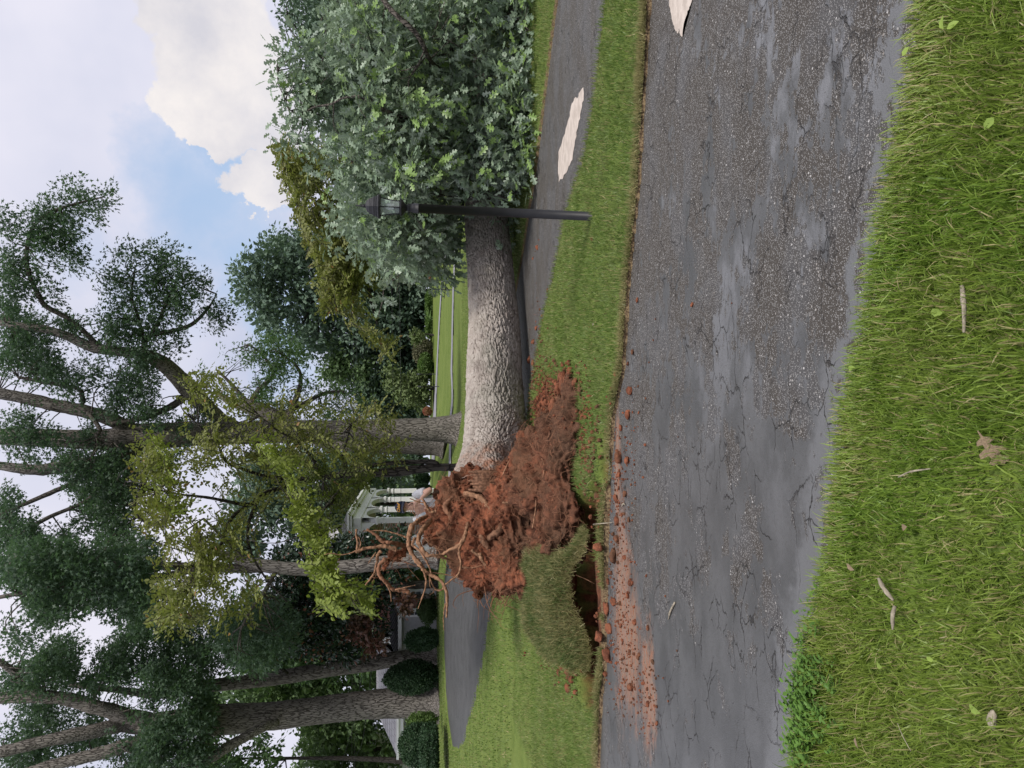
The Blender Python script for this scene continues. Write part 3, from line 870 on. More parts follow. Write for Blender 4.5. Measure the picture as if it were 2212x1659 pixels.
# --- A: tall oak in the middle
YA = gp(992, 925)[1]
A = tree('tall_oak', 'tall oak with grey trunk standing upright behind the middle of the fallen trunk', at(992, 928, YA))
trunk_obj(A, [(996, 928, YA, 44), (980, 927, YA, 33), (940, 927, YA, 26), (860, 928, YA, 23.5), (760, 930, YA, 23), (640, 932, YA, 23.5), (500, 936, YA, 24), (400, 938, YA, 25), (300, 945, YA, 29), (265, 948, YA, 30), (235, 950, YA, 22), (150, 948, YA, 19), (60, 945, YA, 18), (-40, 942, YA, 15), (-200, 940, YA, 10)], MB_OAK, na=48)
LA = [[(300, 938, YA, 15), (250, 910, YA - .4, 14), (190, 890, YA - .8, 13), (128, 877, YA - 1, 13), (60, 862, YA - 1.2, 12), (0, 850, YA - 1.4, 11), (-90, 835, YA - 1.6, 8)],
      [(295, 965, YA, 17), (250, 985, YA - .5, 15), (205, 999, YA - 1, 14), (140, 1008, YA - 1.5, 13), (77, 1015, YA - 1.8, 11), (0, 1006, YA - 2, 9), (-80, 990, YA - 2, 6)],
      [(520, 925, YA, 10), (470, 900, YA - .5, 14), (435, 868, YA - 1, 17), (405, 838, YA - 1.4, 18), (370, 800, YA - 1.7, 16), (335, 775, YA - 2, 14), (290, 762, YA - 2.2, 11), (240, 757, YA - 2.4, 10), (200, 750, YA - 2.5, 10), (150, 728, YA - 2.6, 9), (100, 712, YA - 2.6, 8), (30, 702, YA - 2.6, 7), (-40, 690, YA - 2.6, 5)],
      [(408, 846, YA - 1.3, 8), (385, 868, YA - 1.4, 8), (355, 885, YA - 1.2, 7), (300, 905, YA - 1, 5), (240, 915, YA - .8, 3)],
      [(215, 752, YA - 2.5, 7), (185, 720, YA - 2.7, 5), (150, 690, YA - 2.8, 5), (100, 662, YA - 2.9, 5), (85, 640, YA - 3, 5), (62, 590, YA - 3.1, 4), (58, 540, YA - 3.1, 4), (72, 490, YA - 3.2, 3.5), (110, 458, YA - 3.2, 3), (165, 440, YA - 3.2, 2.5), (225, 425, YA - 3.2, 1.2)],
      [(315, 768, YA - 2.1, 7), (312, 745, YA - 2.2, 6), (325, 725, YA - 2.3, 5), (370, 715, YA - 2.4, 4.5), (415, 700, YA - 2.5, 4), (450, 665, YA - 2.5, 2.5), (468, 635, YA - 2.5, 1)],
      [(330, 722, YA - 2.3, 4), (345, 690, YA - 2.4, 4), (362, 650, YA - 2.4, 3), (380, 615, YA - 2.5, 2)],
      [(312, 745, YA - 2.2, 4), (300, 690, YA - 2.2, 3), (285, 640, YA - 2.2, 2.5), (290, 590, YA - 2.2, 2)],
      [(240, 985, YA - .5, 5), (310, 1040, YA - 1.5, 6), (290, 1100, YA - 2.5, 6), (330, 1135, YA - 3, 5)],
      [(300, 975, YA, 6), (250, 1010, YA - 1, 5), (215, 1040, YA - 1.6, 5), (190, 1080, YA - 2, 4), (100, 1120, YA - 2.4, 4), (40, 1160, YA - 2.6, 3)],
      [(205, 1000, YA - 1, 5), (160, 1040, YA - 1.5, 5), (120, 1060, YA - 1.8, 5), (50, 1090, YA - 2, 4), (0, 1110, YA - 2, 3)],
      [(190, 890, YA - 2.0, 4), (215, 925, YA - 2.4, 4), (210, 945, YA - 2.5, 4), (245, 955, YA - 2.4, 3)],
      [(180, 870, YA - 1, 5), (170, 840, YA - 1.5, 4), (120, 830, YA - 1.8, 4), (40, 815, YA - 2, 3)]]
LP = []
for i, l in enumerate(LA):
    tube_obj('limb', l, MB_OAK if i < 3 else MB_LIMB, A, na=18 if i < 3 else 9, rough=.18, seed=i, ns=len(l) * 7); LP += limb_pts(l, 14)
cA = np.vstack([
    clumps_in([(0, 450), (30, 500), (60, 470), (110, 440), (150, 402), (215, 402), (248, 422), (235, 462), (180, 500), (180, 545), (165, 580), (130, 570), (140, 640), (110, 650), (125, 700), (70, 705), (20, 690), (0, 650)], 170, YA - 4.2, YA - 2, .42, .03, 2),
    clumps_in([(255, 535), (300, 525), (330, 555), (350, 525), (380, 560), (430, 575), (440, 610), (425, 640), (400, 650), (400, 720), (380, 770), (340, 750), (300, 790), (220, 740), (210, 600)], 240, YA - 4, YA - 1, .30, .03, 3),
    clumps_in([(430, 665), (470, 655), (495, 685), (490, 702), (455, 702), (430, 690)], 16, YA - 3, YA - 2.2),
    clumps_in([(0, 655), (60, 690), (130, 690), (150, 700), (220, 740), (330, 800), (340, 830), (300, 860), (350, 880), (360, 915), (300, 915), (240, 890), (180, 870), (120, 830), (0, 800)], 330, YA - 3.5, YA + 1, .40, .02, 4),
    clumps_in([(0, 870), (120, 900), (200, 910), (230, 950), (190, 970), (60, 960), (0, 950)], 60, YA - 3, YA - 1, .55, .02, 5),
    clumps_in([(0, 960), (100, 975), (220, 985), (290, 990), (300, 1060), (280, 1120), (340, 1160), (330, 1220), (200, 1230), (0, 1230)], 560, YA - 4, YA + 2, .40, .02, 6),
    clumps_in([(380, 880), (420, 850), (450, 900), (420, 950), (380, 970), (300, 990), (330, 1010), (390, 1000)], 60, YA - 2, YA + 2, .4, .03, 7)])
crown(A, cA, 48, .66, .165, ML_OAK, STAR, STARF, flat=.75)
twigs(A, LP, cA, MB_LIMB, .03, 300, maxd=2.5)

# --- B: second oak trunk behind it
YB = YA + 9
Bt = tree('broad_oak', 'second oak trunk just behind and left of the tall middle oak', at(955, 966, YB))
trunk_obj(Bt, [(958, 966, YB, 27), (945, 965, YB, 21), (915, 965, YB, 18), (860, 963, YB, 17), (780, 960, YB, 17), (700, 950, YB, 17), (630, 920, YB, 17), (580, 895, YB, 17), (545, 880, YB, 16), (500, 868, YB, 9), (470, 850, YB, 5)], MB_OAK, na=36, seed=3)
LB = [[(620, 910, YB, 8), (640, 860, YB - .5, 6), (650, 820, YB - .6, 4), (640, 790, YB - .7, 3), (600, 760, YB - .8, 2.5)], [(540, 875, YB, 7), (560, 840, YB - .5, 5), (590, 810, YB - 1, 4), (570, 770, YB - 1, 2.5), (540, 745, YB - 1, 1.6)],
      [(600, 900, YB, 6), (660, 870, YB, 5), (700, 850, YB, 4), (740, 845, YB, 3)], [(545, 880, YB, 5), (500, 830, YB, 3.5), (470, 800, YB, 2.5)]]
LPb = []
for i, l in enumerate(LB): tube_obj('limb', l, MB_LIMB, Bt, na=9, seed=i + 20); LPb += limb_pts(l)
cB = np.vstack([clumps_in([(430, 800), (470, 770), (540, 740), (600, 735), (650, 755), (680, 785), (690, 815), (650, 835), (600, 850), (560, 880), (500, 860), (440, 860)], 150, YB - 3, YB + 2, .50, .03, 8),
                clumps_in([(650, 835), (700, 820), (740, 840), (790, 850), (800, 905), (740, 915), (680, 900)], 70, YB - 2, YB + 2, .40, .03, 9),
                clumps_in([(530, 860), (640, 860), (640, 910), (540, 920)], 40, YB, YB + 3, .3, .03, 10)])
crown(Bt, cB, 32, .75, .20, ML_OAKG, STAR, STARF, flat=.8)
twigs(Bt, LPb, cB, MB_LIMB, .03, 90, maxd=3)

# --- C: slender two-stemmed elm with yellow-green leaves
YC = 15.5
Cb = at(1010, 1008, YC); Cb[2] = terrain(Cb[0], Cb[1])
Ct = tree('slender_elm', 'slender two stemmed tree with yellow green drooping sprays standing behind the fallen trunk', Cb)
xg = 1106 + F * math.tan(math.atan((CAMH - Cb[2]) / YC) - PITCH)
LC = [[(xg, 1008, YC, 11), (990, 1010, YC, 9), (950, 1009, YC, 8), (900, 1014, YC, 9.5), (860, 1019, YC, 10), (800, 1022, YC, 8.5), (740, 1026, YC, 7.5), (700, 1030, YC, 7), (660, 1036, YC, 7), (630, 1040, YC - .2, 7.5)],
      [(948, 1008, YC, 6), (935, 998, YC, 6), (900, 998, YC, 5.5), (850, 1000, YC, 5), (800, 1006, YC, 4.5), (740, 1018, YC, 3.5)],
      [(632, 1040, YC - .2, 5.5), (600, 1032, YC - .4, 4.5), (570, 1028, YC - .6, 4), (530, 1015, YC - .8, 3.5), (490, 998, YC - 1, 3), (470, 960, YC - 1.2, 2.5), (440, 930, YC - 1.4, 2), (420, 910, YC - 1.5, 1.4)],
      [(632, 1040, YC - .2, 5.5), (605, 1055, YC - .5, 5), (575, 1064, YC - .8, 5), (550, 1085, YC - 1.2, 4.5), (530, 1090, YC - 1.4, 4), (500, 1085, YC - 1.6, 3.5), (450, 1075, YC - 1.8, 3), (390, 1068, YC - 2, 2.2), (340, 1060, YC - 2.2, 1.5)],
      [(560, 1075, YC - 1.1, 4), (540, 1120, YC - 1.6, 3.5), (535, 1160, YC - 2, 3), (545, 1200, YC - 2.4, 2.5), (575, 1250, YC - 2.6, 2), (620, 1300, YC - 2.8, 1.5)],
      [(535, 1090, YC - 1.4, 3.5), (500, 1120, YC - 1.8, 3.5), (480, 1170, YC - 2.1, 3), (455, 1210, YC - 2.4, 2.5), (430, 1240, YC - 2.6, 2), (400, 1290, YC - 2.8, 1.5)],
      [(700, 1040, YC - .2, 3.5), (700, 1060, YC - 1, 3.5), (720, 1080, YC - 2, 3), (700, 1100, YC - 3, 3), (690, 1130, YC - 4, 3), (700, 1180, YC - 4.5, 2.5), (720, 1230, YC - 5, 2), (760, 1280, YC - 5.2, 1.2)],
      [(690, 1035, YC - .3, 3), (680, 1000, YC - 1, 3), (650, 960, YC - 1.6, 2.5), (600, 930, YC - 2, 2), (560, 900, YC - 2.2, 1.5)],
      [(760, 1022, YC - .3, 3), (740, 990, YC - 1, 2.5), (750, 950, YC - 1.6, 2), (760, 910, YC - 2, 1.3)]]
LPc = []
for i, l in enumerate(LC): tube_obj('trunk' if i < 2 else 'limb', l, MB_DARK, Ct, na=12, rough=.2, seed=i + 40, ns=len(l) * 6); LPc += limb_pts(l, 16)

def spray(C, n_l, length, size, axis_bias=(0, 0, -.25), outw=.8):
    """flat feathery sprays: leaves set in two rows along a short twig"""
    P, A_, N_ = [], [], []
    tw = []
    for c in C:
        d = RNG.normal(0, 1, 3); d[2] *= .35; d += np.array(axis_bias); d /= np.linalg.norm(d)
        up = np.array([0, 0, 1.]) + RNG.normal(0, .35, 3)
        s = np.cross(d, up); s /= np.linalg.norm(s)
        n = np.cross(s, d)
        t = np.linspace(0, 1, n_l)
        sg = np.where(np.arange(n_l) % 2, 1, -1)
        sag = -.25 * length * t ** 2
        p = c + d * (t[:, None] - .5) * length + np.array([0, 0, 1.]) * sag[:, None] + RNG.normal(0, size * .12, (n_l, 3))
        a = d * .6 + s * sg[:, None] * .8 + RNG.normal(0, .15, (n_l, 3)); a[:, 2] -= .25
        P.append(p); A_.append(a); N_.append(np.repeat(n[None], n_l, 0) + RNG.normal(0, .25, (n_l, 3)))
        tw.append((c - d * .5 * length, c, c + d * .5 * length + np.array([0, 0, -.25 * length])))
    P, A_, N_ = np.vstack(P), np.vstack(A_), np.vstack(N_)
    return P, frames(A_, N_), size * RNG.uniform(.75, 1.25, len(P)), tw

def spray_crown(parent, C, n_l, length, size, mat, nparts=0, **kw):
    P, R, S, tw = spray(C, n_l, length, size, **kw)
    P = P - np.array(parent.location)
    if nparts:
        near = np.argsort(P[:, 1] + RNG.random(len(P)) * .8)[:nparts]
        mk = np.zeros(len(P), bool); mk[near] = True
        lm = mesh_faces('leaf', LEAF6, LEAF6F, True); lm.materials.append(mat)
        for i in near:
            o = bpy.data.objects.new('leaf', lm); COL.objects.link(o); o.parent = parent
            o.matrix_local = Matrix.Translation(P[i]) @ Matrix(R[i].tolist()).to_4x4() @ Matrix.Scale(float(S[i]), 4)
        P, R, S = P[~mk], R[~mk], S[~mk]
    o = link('crown', scatter('crown', LEAF6, LEAF6F, P, R, S, True), mat, parent); o['kind'] = 'stuff'
    return tw
def twig_mesh(parent, tw, mat, r=.006):
    Vs, Fs, k = [], [], 0
    for t in tw:
        V, Q = tube_np(np.array(t), np.array([r, r * .7, r * .3]), 4, 4, 0, 3, 0, False); Vs.append(V); Fs += [tuple(a + k for a in q) for q in Q]; k += len(V)
    o = link('twig', mesh_faces('twig', np.vstack(Vs) - np.array(parent.location), Fs), mat, parent); o['kind'] = 'stuff'

c1 = np.vstack([clumps_in([(287, 933), (317, 933), (348, 943), (368, 938), (378, 963), (368, 1015), (399, 1117), (445, 1168), (470, 1270), (460, 1322), (399, 1352), (343, 1362), (337, 1270), (358, 1168), (317, 1127), (287, 1096), (292, 963)], 330, YC - 4, YC - 1.2, 0.40, .03, 11)])
c2 = np.vstack([clumps_in([(400, 830), (450, 812), (500, 832), (545, 872), (560, 900), (560, 980), (590, 1050), (560, 1130), (500, 1150), (440, 1140), (420, 1080), (400, 1000), (390, 950)], 210, YC - 3, YC - .8, .55, .03, 12),
                clumps_in([(560, 870), (640, 848), (700, 880), (790, 880), (850, 900), (862, 980), (855, 1015), (800, 1040), (765, 1065), (740, 1100), (700, 1060), (640, 1100), (590, 1060), (560, 960)], 270, YC - 3, YC + .5, .58, .03, 13),
                clumps_in([(400, 1120), (470, 1140), (560, 1160), (540, 1230), (560, 1330), (480, 1360), (440, 1300), (420, 1220)], 100, YC - 4, YC - 2, .5, .03, 14)])
def along(pts, n, rpx, jy=.3):
    out = []
    P = catmull(np.array(pts, float), 60)
    for _ in range(n):
        q = P[RNG.integers(0, 60)]; out.append(at(q[0] + RNG.normal(0, rpx * .55), q[1] + RNG.normal(0, rpx * .55), q[2] + RNG.normal(0, jy)))
    return np.array(out)
c4 = np.vstack([along([(560, 955, YC - 4.0), (590, 985, YC - 4.4), (620, 1005, YC - 4.6), (635, 1060, YC - 4.8), (642, 1090, YC - 5), (655, 1120, YC - 5.1), (672, 1160, YC - 5.2)], 80, 13),
                along([(655, 1120, YC - 5.0), (678, 1180, YC - 5.2), (685, 1225, YC - 5.3), (705, 1245, YC - 5.4), (740, 1262, YC - 5.5), (765, 1285, YC - 5.5), (785, 1310, YC - 5.5)], 95, 17),
                along([(680, 1215, YC - 5.4), (695, 1260, YC - 5.5), (705, 1295, YC - 5.6), (716, 1322, YC - 5.6)], 45, 14),
                along([(330, 950, YC - 3.5), (345, 1000, YC - 3.7), (340, 1050, YC - 3.8), (380, 1100, YC - 3.9)], 30, 16)])
c5 = clumps_in([(660, 990), (800, 1000), (790, 1040), (755, 1075), (700, 1170), (670, 1100)], 150, YC - 2.5, YC + 1.5, .35, .03, 15)
tw = spray_crown(Ct, c1, 18, .62, .078, ML_YEL)
tw += spray_crown(Ct, c2, 18, .62, .078, ML_YEL)
tw += spray_crown(Ct, c4, 16, .36, .072, ML_YELB, nparts=180, axis_bias=(-.5, 0, -.9))
tw += spray_crown(Ct, c5, 14, .45, .085, ML_YELD)
twig_mesh(Ct, tw[::2], MB_DARK)
twigs(Ct, LPc, np.vstack([c1, c2, c4, c5]), MB_DARK, .012, 260, maxd=2.6)

# --- D: yellow-green tree at right behind the fallen crown
YD = 22.0
Dt = tree('hazel_tree', 'yellow green broad tree rising behind the fallen crown', at(960, 480, YD + 4))
Dl = [[(985, 460, YD + 1, 16), (900, 455, YD, 13), (800, 450, YD, 11), (740, 455, YD, 9), (700, 470, YD - .5, 6), (660, 500, YD - 1, 4)], [(800, 450, YD, 7), (780, 520, YD - 1, 6), (790, 580, YD - 1.5, 5), (800, 640, YD - 2, 4), (815, 700, YD - 2, 2)], [(760, 455, YD, 6), (700, 420, YD, 4), (640, 380, YD, 3)]]
for i, l in enumerate(Dl): tube_obj('trunk' if i == 0 else 'limb', l, MB_DARK, Dt, na=10, seed=i + 60)
cD = np.vstack([clumps_in([(590, 322), (600, 308), (640, 345), (665, 325), (720, 330), (780, 400), (820, 520), (800, 600), (760, 640), (700, 655), (692, 600), (678, 560), (650, 500), (620, 420)], 1150, YD - 3, YD + 1, .22, .03, 16),
                along([(700, 560, YD - 2), (720, 620, YD - 2.4), (750, 665, YD - 2.6), (780, 700, YD - 2.7), (815, 735, YD - 2.8), (838, 758, YD - 2.8)], 60, 18), along([(690, 600, YD - 2), (700, 640, YD - 2.2), (705, 665, YD - 2.2)], 25, 14)])
tw = spray_crown(Dt, cD, 20, .75, .115, ML_YEL)
twig_mesh(Dt, tw[::3], MB_DARK, .01)

# --- E: trunk behind the root ball
YE = 24.0
Et = tree('upright_oak', 'grey oak trunk rising directly behind the upturned roots', at(935, 1205, YE))
trunk_obj(Et, [(945, 1203, YE, 24), (925, 1205, YE, 17), (880, 1210, YE, 15.5), (830, 1216, YE, 15), (760, 1224, YE, 14.5), (690, 1230, YE, 14), (620, 1228, YE, 13.5), (570, 1222, YE, 13), (535, 1214, YE, 11), (490, 1200, YE, 8), (455, 1190, YE, 5), (420, 1180, YE, 3)], MB_OAK, na=30, seed=5)
LE = [[(590, 1225, YE, 10), (520, 1228, YE, 10), (440, 1226, YE, 9), (360, 1222, YE, 8), (300, 1224, YE, 7.5), (200, 1215, YE, 6), (120, 1205, YE, 5), (40, 1200, YE, 4)], [(440, 1226, YE, 7), (360, 1243, YE - .3, 7), (300, 1250, YE - .5, 7), (200, 1255, YE - .8, 6), (100, 1270, YE - 1, 5), (0, 1290, YE - 1, 4)],
      [(600, 1226, YE, 5), (570, 1280, YE - .6, 4), (540, 1320, YE - 1, 3), (520, 1360, YE - 1, 2)], [(540, 1218, YE, 4), (480, 1160, YE - .5, 3), (440, 1120, YE - 1, 2)]]
LPe = []
for i, l in enumerate(LE): tube_obj('limb', l, MB_LIMB, Et, na=12, seed=i + 70); LPe += limb_pts(l, 14)
cE = np.vstack([clumps_in([(0, 1180), (180, 1190), (300, 1170), (345, 1200), (350, 1300), (330, 1345), (270, 1330), (215, 1293), (179, 1288), (168, 1325), (150, 1358), (77, 1382), (0, 1393)], 520, YE - 3, YE + 3, .34, .02, 17),
                clumps_in([(480, 1320), (540, 1290), (620, 1310), (650, 1380), (600, 1440), (520, 1440), (460, 1400)], 160, YE, YE + 5, .42, .03, 18)])
crown(Et, cE, 48, .62, .165, ML_OAK, STAR, STARF, flat=.75)
twigs(Et, LPe, cE, MB_LIMB, .03, 160, maxd=2.5)

# --- F: leaning oak at left ; G: the biggest left oak
YF = gp(944, 1415)[1]
Ft = tree('leaning_oak', 'left oak trunk leaning left, the right one of the two big left trunks', at(944, 1412, YF))
trunk_obj(Ft, [(948, 1408, YF, 34), (935, 1412, YF, 25), (910, 1417, YF, 19), (860, 1423, YF, 16), (790, 1434, YF, 16), (700, 1447, YF, 15.5), (600, 1464, YF, 14.5), (520, 1474, YF, 13.5), (430, 1484, YF, 12), (350, 1500, YF, 9), (250, 1490, YF, 6), (150, 1480, YF, 4)], MB_OAK, na=36, seed=7)
LF = [[(560, 1467, YF, 5), (545, 1440, YF - 1, 6), (535, 1410, YF - 1.5, 6), (560, 1390, YF - 2, 4), (600, 1375, YF - 2.2, 3)], [(540, 1420, YF - 1.4, 5), (490, 1405, YF - 1.6, 5), (440, 1400, YF - 1.8, 3)], [(620, 1455, YF - .5, 4), (590, 1425, YF - 1, 3.5), (620, 1400, YF - 1.4, 3), (640, 1375, YF - 1.6, 2)]]
for i, l in enumerate(LF): tube_obj('limb', l, MB_DARK, Ft, na=9, seed=i + 80)
cF = np.vstack([clumps_in([(240, 1385), (290, 1340), (340, 1325), (420, 1365), (445, 1420), (440, 1480), (380, 1490), (300, 1470), (230, 1440)], 300, YF - 2.5, YF + 2, .2, .03, 19),
                clumps_in([(340, 1320), (440, 1310), (520, 1370), (520, 1440), (440, 1440)], 120, YF - 3, YF + 1, .35, .03, 20)])
crown(Ft, cF, 48, .62, .17, ML_OAK, STAR, STARF, flat=.75)
YG = gp(947, 1510)[1] - .5
Gt = tree('giant_oak', 'thickest left oak with furrowed trunk forking into several heavy limbs', at(947, 1512, YG))
trunk_obj(Gt, [(954, 1508, YG, 58), (940, 1512, YG, 45), (915, 1515, YG, 36), (870, 1517, YG, 32), (800, 1522, YG, 29), (720, 1530, YG, 27.5), (640, 1541, YG, 27), (560, 1549, YG, 28), (500, 1553, YG, 30), (460, 1556, YG, 30), (420, 1556, YG, 26), (370, 1558, YG, 22), (310, 1566, YG, 19), (260, 1560, YG, 17)], MB_OAK, na=56, seed=9)
LG = [[(330, 1560, YG, 16), (270, 1545, YG - .3, 15), (220, 1530, YG - .5, 14), (150, 1512, YG - .6, 13), (90, 1505, YG - .8, 12), (0, 1508, YG - 1, 11), (-60, 1515, YG - 1, 9)],
      [(100, 1505, YG - .8, 9), (60, 1478, YG - 1, 8), (30, 1452, YG - 1.2, 7), (0, 1430, YG - 1.4, 6), (-40, 1410, YG - 1.5, 4)],
      [(290, 1562, YG, 14), (220, 1575, YG - .6, 14), (150, 1590, YG - 1, 13), (100, 1600, YG - 1.2, 12), (0, 1625, YG - 1.5, 11), (-60, 1640, YG - 1.6, 9)],
      [(360, 1575, YG, 12), (300, 1600, YG - .5, 13), (250, 1618, YG - .8, 13), (180, 1636, YG - 1, 12), (100, 1655, YG - 1.2, 10), (0, 1690, YG - 1.5, 8)],
      [(600, 1560, YG - .8, 8), (565, 1572, YG - 1.2, 10), (530, 1592, YG - 1.5, 10), (490, 1615, YG - 1.8, 10), (440, 1650, YG - 2, 9), (400, 1690, YG - 2.2, 7)],
      [(470, 1540, YG, 12), (440, 1510, YG - .4, 9), (410, 1480, YG - .8, 7)]]
LPg = []
for i, l in enumerate(LG): tube_obj('limb', l, MB_OAK, Gt, na=20, rough=.2, seed=i + 90, ns=len(l) * 7); LPg += limb_pts(l, 14)
cG = np.vstack([clumps_in([(0, 1480), (60, 1440), (100, 1402), (140, 1388), (230, 1385), (260, 1420), (300, 1480), (240, 1500), (150, 1480), (80, 1480), (30, 1500)], 230, YG - 3, YG + 3, .40, .025, 21),
                clumps_in([(300, 1440), (440, 1470), (450, 1560), (480, 1600), (430, 1659), (330, 1700), (320, 1620), (300, 1560)], 260, YG - 3.5, YG - .8, .30, .025, 22),
                clumps_in([(0, 1480), (200, 1540), (250, 1600), (200, 1659), (0, 1680)], 230, YG, YG + 4, .45, .025, 23),
                clumps_in([(240, 1610), (330, 1590), (400, 1640), (500, 1640), (560, 1700), (240, 1700)], 130, YG - 2, YG + 4, .45, .025, 24)])
crown(Gt, cG, 50, .65, .17, ML_OAK, STAR, STARF, flat=.75)
twigs(Gt, LPg, cG, MB_LIMB, .035, 160, maxd=2.5)

# --- background trees: (name, label, trunk px line, polygon, Y0, Y1, clumps, per, clump radius, leaf, material, gap)
BG = [
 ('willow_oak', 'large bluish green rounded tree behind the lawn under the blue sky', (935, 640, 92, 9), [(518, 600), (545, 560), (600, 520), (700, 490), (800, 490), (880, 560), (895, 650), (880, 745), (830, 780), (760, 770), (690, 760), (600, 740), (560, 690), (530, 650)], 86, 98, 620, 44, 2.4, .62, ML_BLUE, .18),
 ('maple_tree', 'light green tree between the bluish tree and the tall middle oak', (935, 800, 90, 5), [(680, 750), (720, 740), (780, 780), (830, 830), (820, 870), (760, 850), (700, 805)], 86, 94, 110, 40, 1.8, .52, ML_MID, .30),
 ('pine_tree', 'dark pine standing behind the far hedge', (935, 700, 91, 5), [(800, 600), (860, 590), (900, 600), (900, 780), (880, 800), (830, 760)], 88, 94, 260, 44, 1.8, .55, ML_PINE, .15),
 ('cedar_tree', 'dark evergreen right of the tall middle oak trunk', (935, 850, 90, 5), [(770, 830), (830, 790), (900, 790), (900, 900), (860, 900), (800, 890)], 86, 94, 220, 44, 1.8, .55, ML_PINE, .22),
 ('weeping_cedar', 'pale yellow green weeping conifer by the flower bed', (932, 840, 80, 4), [(826, 800), (845, 795), (870, 820), (915, 815), (918, 870), (905, 886), (880, 860), (850, 850)], 78, 82, 90, 40, 1.1, .36, ML_PALE, .35),
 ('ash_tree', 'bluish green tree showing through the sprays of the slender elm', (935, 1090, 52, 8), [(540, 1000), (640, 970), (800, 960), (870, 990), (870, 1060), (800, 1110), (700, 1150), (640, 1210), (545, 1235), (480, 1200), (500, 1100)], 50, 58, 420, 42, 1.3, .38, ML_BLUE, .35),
 ('magnolia', 'dark glossy magnolia with rusty leaf backs in front of the brick houses', (935, 1265, 30, 7), [(600, 1190), (690, 1175), (750, 1175), (830, 1165), (870, 1155), (880, 1180), (875, 1240), (860, 1270), (835, 1295), (826, 1330), (828, 1362), (800, 1390), (730, 1430), (650, 1400), (590, 1400), (560, 1300)], 28.5, 34, 760, 44, .60, .20, ML_MAG, .20),
 ('shade_tree', 'green tree seen between the two big left trunks', (940, 1470, 50, 7), [(440, 1480), (560, 1480), (700, 1450), (830, 1438), (835, 1490), (700, 1520), (560, 1545), (450, 1540)], 46, 56, 260, 40, 1.2, .34, ML_MID, .38),
 ('linden_tree', 'green tree at the left edge beyond the thickest oak', (940, 1620, 50, 8), [(650, 1560), (720, 1555), (830, 1545), (870, 1640), (880, 1720), (660, 1720), (640, 1650)], 46, 56, 320, 42, 1.2, .36, ML_MID, .18),
 ('locust_tree', 'feathery green tree above the left edge behind the heavy low limb', (940, 1650, 44, 6), [(420, 1580), (560, 1570), (600, 1600), (580, 1640), (600, 1720), (400, 1720)], 40, 48, 120, 38, 1.0, .30, ML_OAKG, .48),
 ('elm_tree', 'dark green tree between magnolia and the leaning left oak', (940, 1420, 46, 7), [(520, 1290), (640, 1330), (740, 1390), (840, 1400), (850, 1440), (720, 1450), (560, 1460), (500, 1400)], 42, 50, 300, 42, 1.1, .34, ML_OAKG, .25),
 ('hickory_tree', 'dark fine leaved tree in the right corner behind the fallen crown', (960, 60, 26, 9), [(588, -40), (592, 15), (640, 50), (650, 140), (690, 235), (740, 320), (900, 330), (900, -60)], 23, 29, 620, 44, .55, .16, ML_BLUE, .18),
 ('birch_tree', 'small pale leaved tree behind the round shrubs', (932, 725, 80, 2), [(888, 714), (905, 710), (915, 735), (890, 742)], 79, 81, 26, 30, .5, .25, ML_PALE, .0),
 ('poplar_tree', 'mid green tree behind the white porch', (930, 1060, 75, 8), [(700, 1000), (880, 985), (905, 1000), (905, 1110), (820, 1130), (740, 1130)], 70, 80, 260, 40, 1.5, .5, ML_MID, .2),
]
for i, (nm, lb, tr, poly, y0, y1, nc, per, rad, sz, mat, gap) in enumerate(BG):
    bx, by, bY, br = tr
    b0 = at(bx, by, bY); b0[2] = terrain(b0[0], b0[1])
    t_ = tree(nm, lb, b0)
    cx_ = np.mean([q[0] for q in poly]); cy_ = np.mean([q[1] for q in poly])
    top = at(cx_ - 20, cy_, (y0 + y1) / 2); r0 = br * bY / F
    V, Q = tube_np(np.array([b0 - [0, 0, .3], b0 * .6 + top * .4 + [.2, 0, 0], top]), np.array([r0 * 1.2, r0 * .8, r0 * .3]), 14, 10, .1, 3, i)
    link('trunk', mesh_faces('trunk', V - b0, Q), MB_DARK, t_)
    C = clumps_in(poly, nc, y0, y1, gap, .03, 40 + i)
    crown(t_, C, per, rad, sz, mat, flat=.8)
    twigs(t_, [top, b0 * .5 + top * .5, b0 * .25 + top * .75], C, MB_DARK, r0 * .25, 30, 'limb', maxd=30)
    if nm == 'magnolia':
        crown(t_, np.vstack([clumps_in([(756, 1335), (790, 1340), (795, 1375), (760, 1380)], 14, 28, 29), clumps_in([(866, 1285), (895, 1290), (880, 1315), (862, 1310)], 8, 28, 29), clumps_in([(800, 1380), (830, 1400), (790, 1400)], 8, 28, 29)]), 40, .5, .18, ML_MAGR, name='rusty_foliage')
        for l in ([(930, 1262, 29, 9), (890, 1264, 29, 8), (830, 1262, 29, 6), (760, 1255, 29, 4)], [(930, 1288, 29.4, 5), (890, 1288, 29.4, 4.5), (840, 1284, 29.4, 4), (790, 1278, 29.4, 3)]): tube_obj('trunk', l, MB_DARK, t_, na=9)

# far wood that closes the view
wood_mats = [ML_PINE, ML_OAKG]
for i, (poly, y0, y1, nc, mt) in enumerate((([(860, -100), (860, 560), (850, 620), (840, 900), (870, 960), (850, 1250), (880, 1450), (860, 1750), (915, 1750), (908, -100)], 104, 122, 1000, ML_PINE), ([(700, -100), (760, 540), (800, 620), (800, 790), (860, 860), (900, 860), (900, -100)], 100, 112, 500, ML_OAKG))):
    C = clumps_in(poly, nc, y0, y1, .1, .03, 70 + i)
    P, R, S = leaves_from(C, 40, 2.4, .85, flat=.8)
    o = link('far_woods', scatter('far_woods', LEAF4, LEAF4F, P, R, S), mt); tag(o, ('dense dark wood closing the view beyond lawn and houses', 'mixed green wood behind the right side of the lawn')[i], kind='stuff')

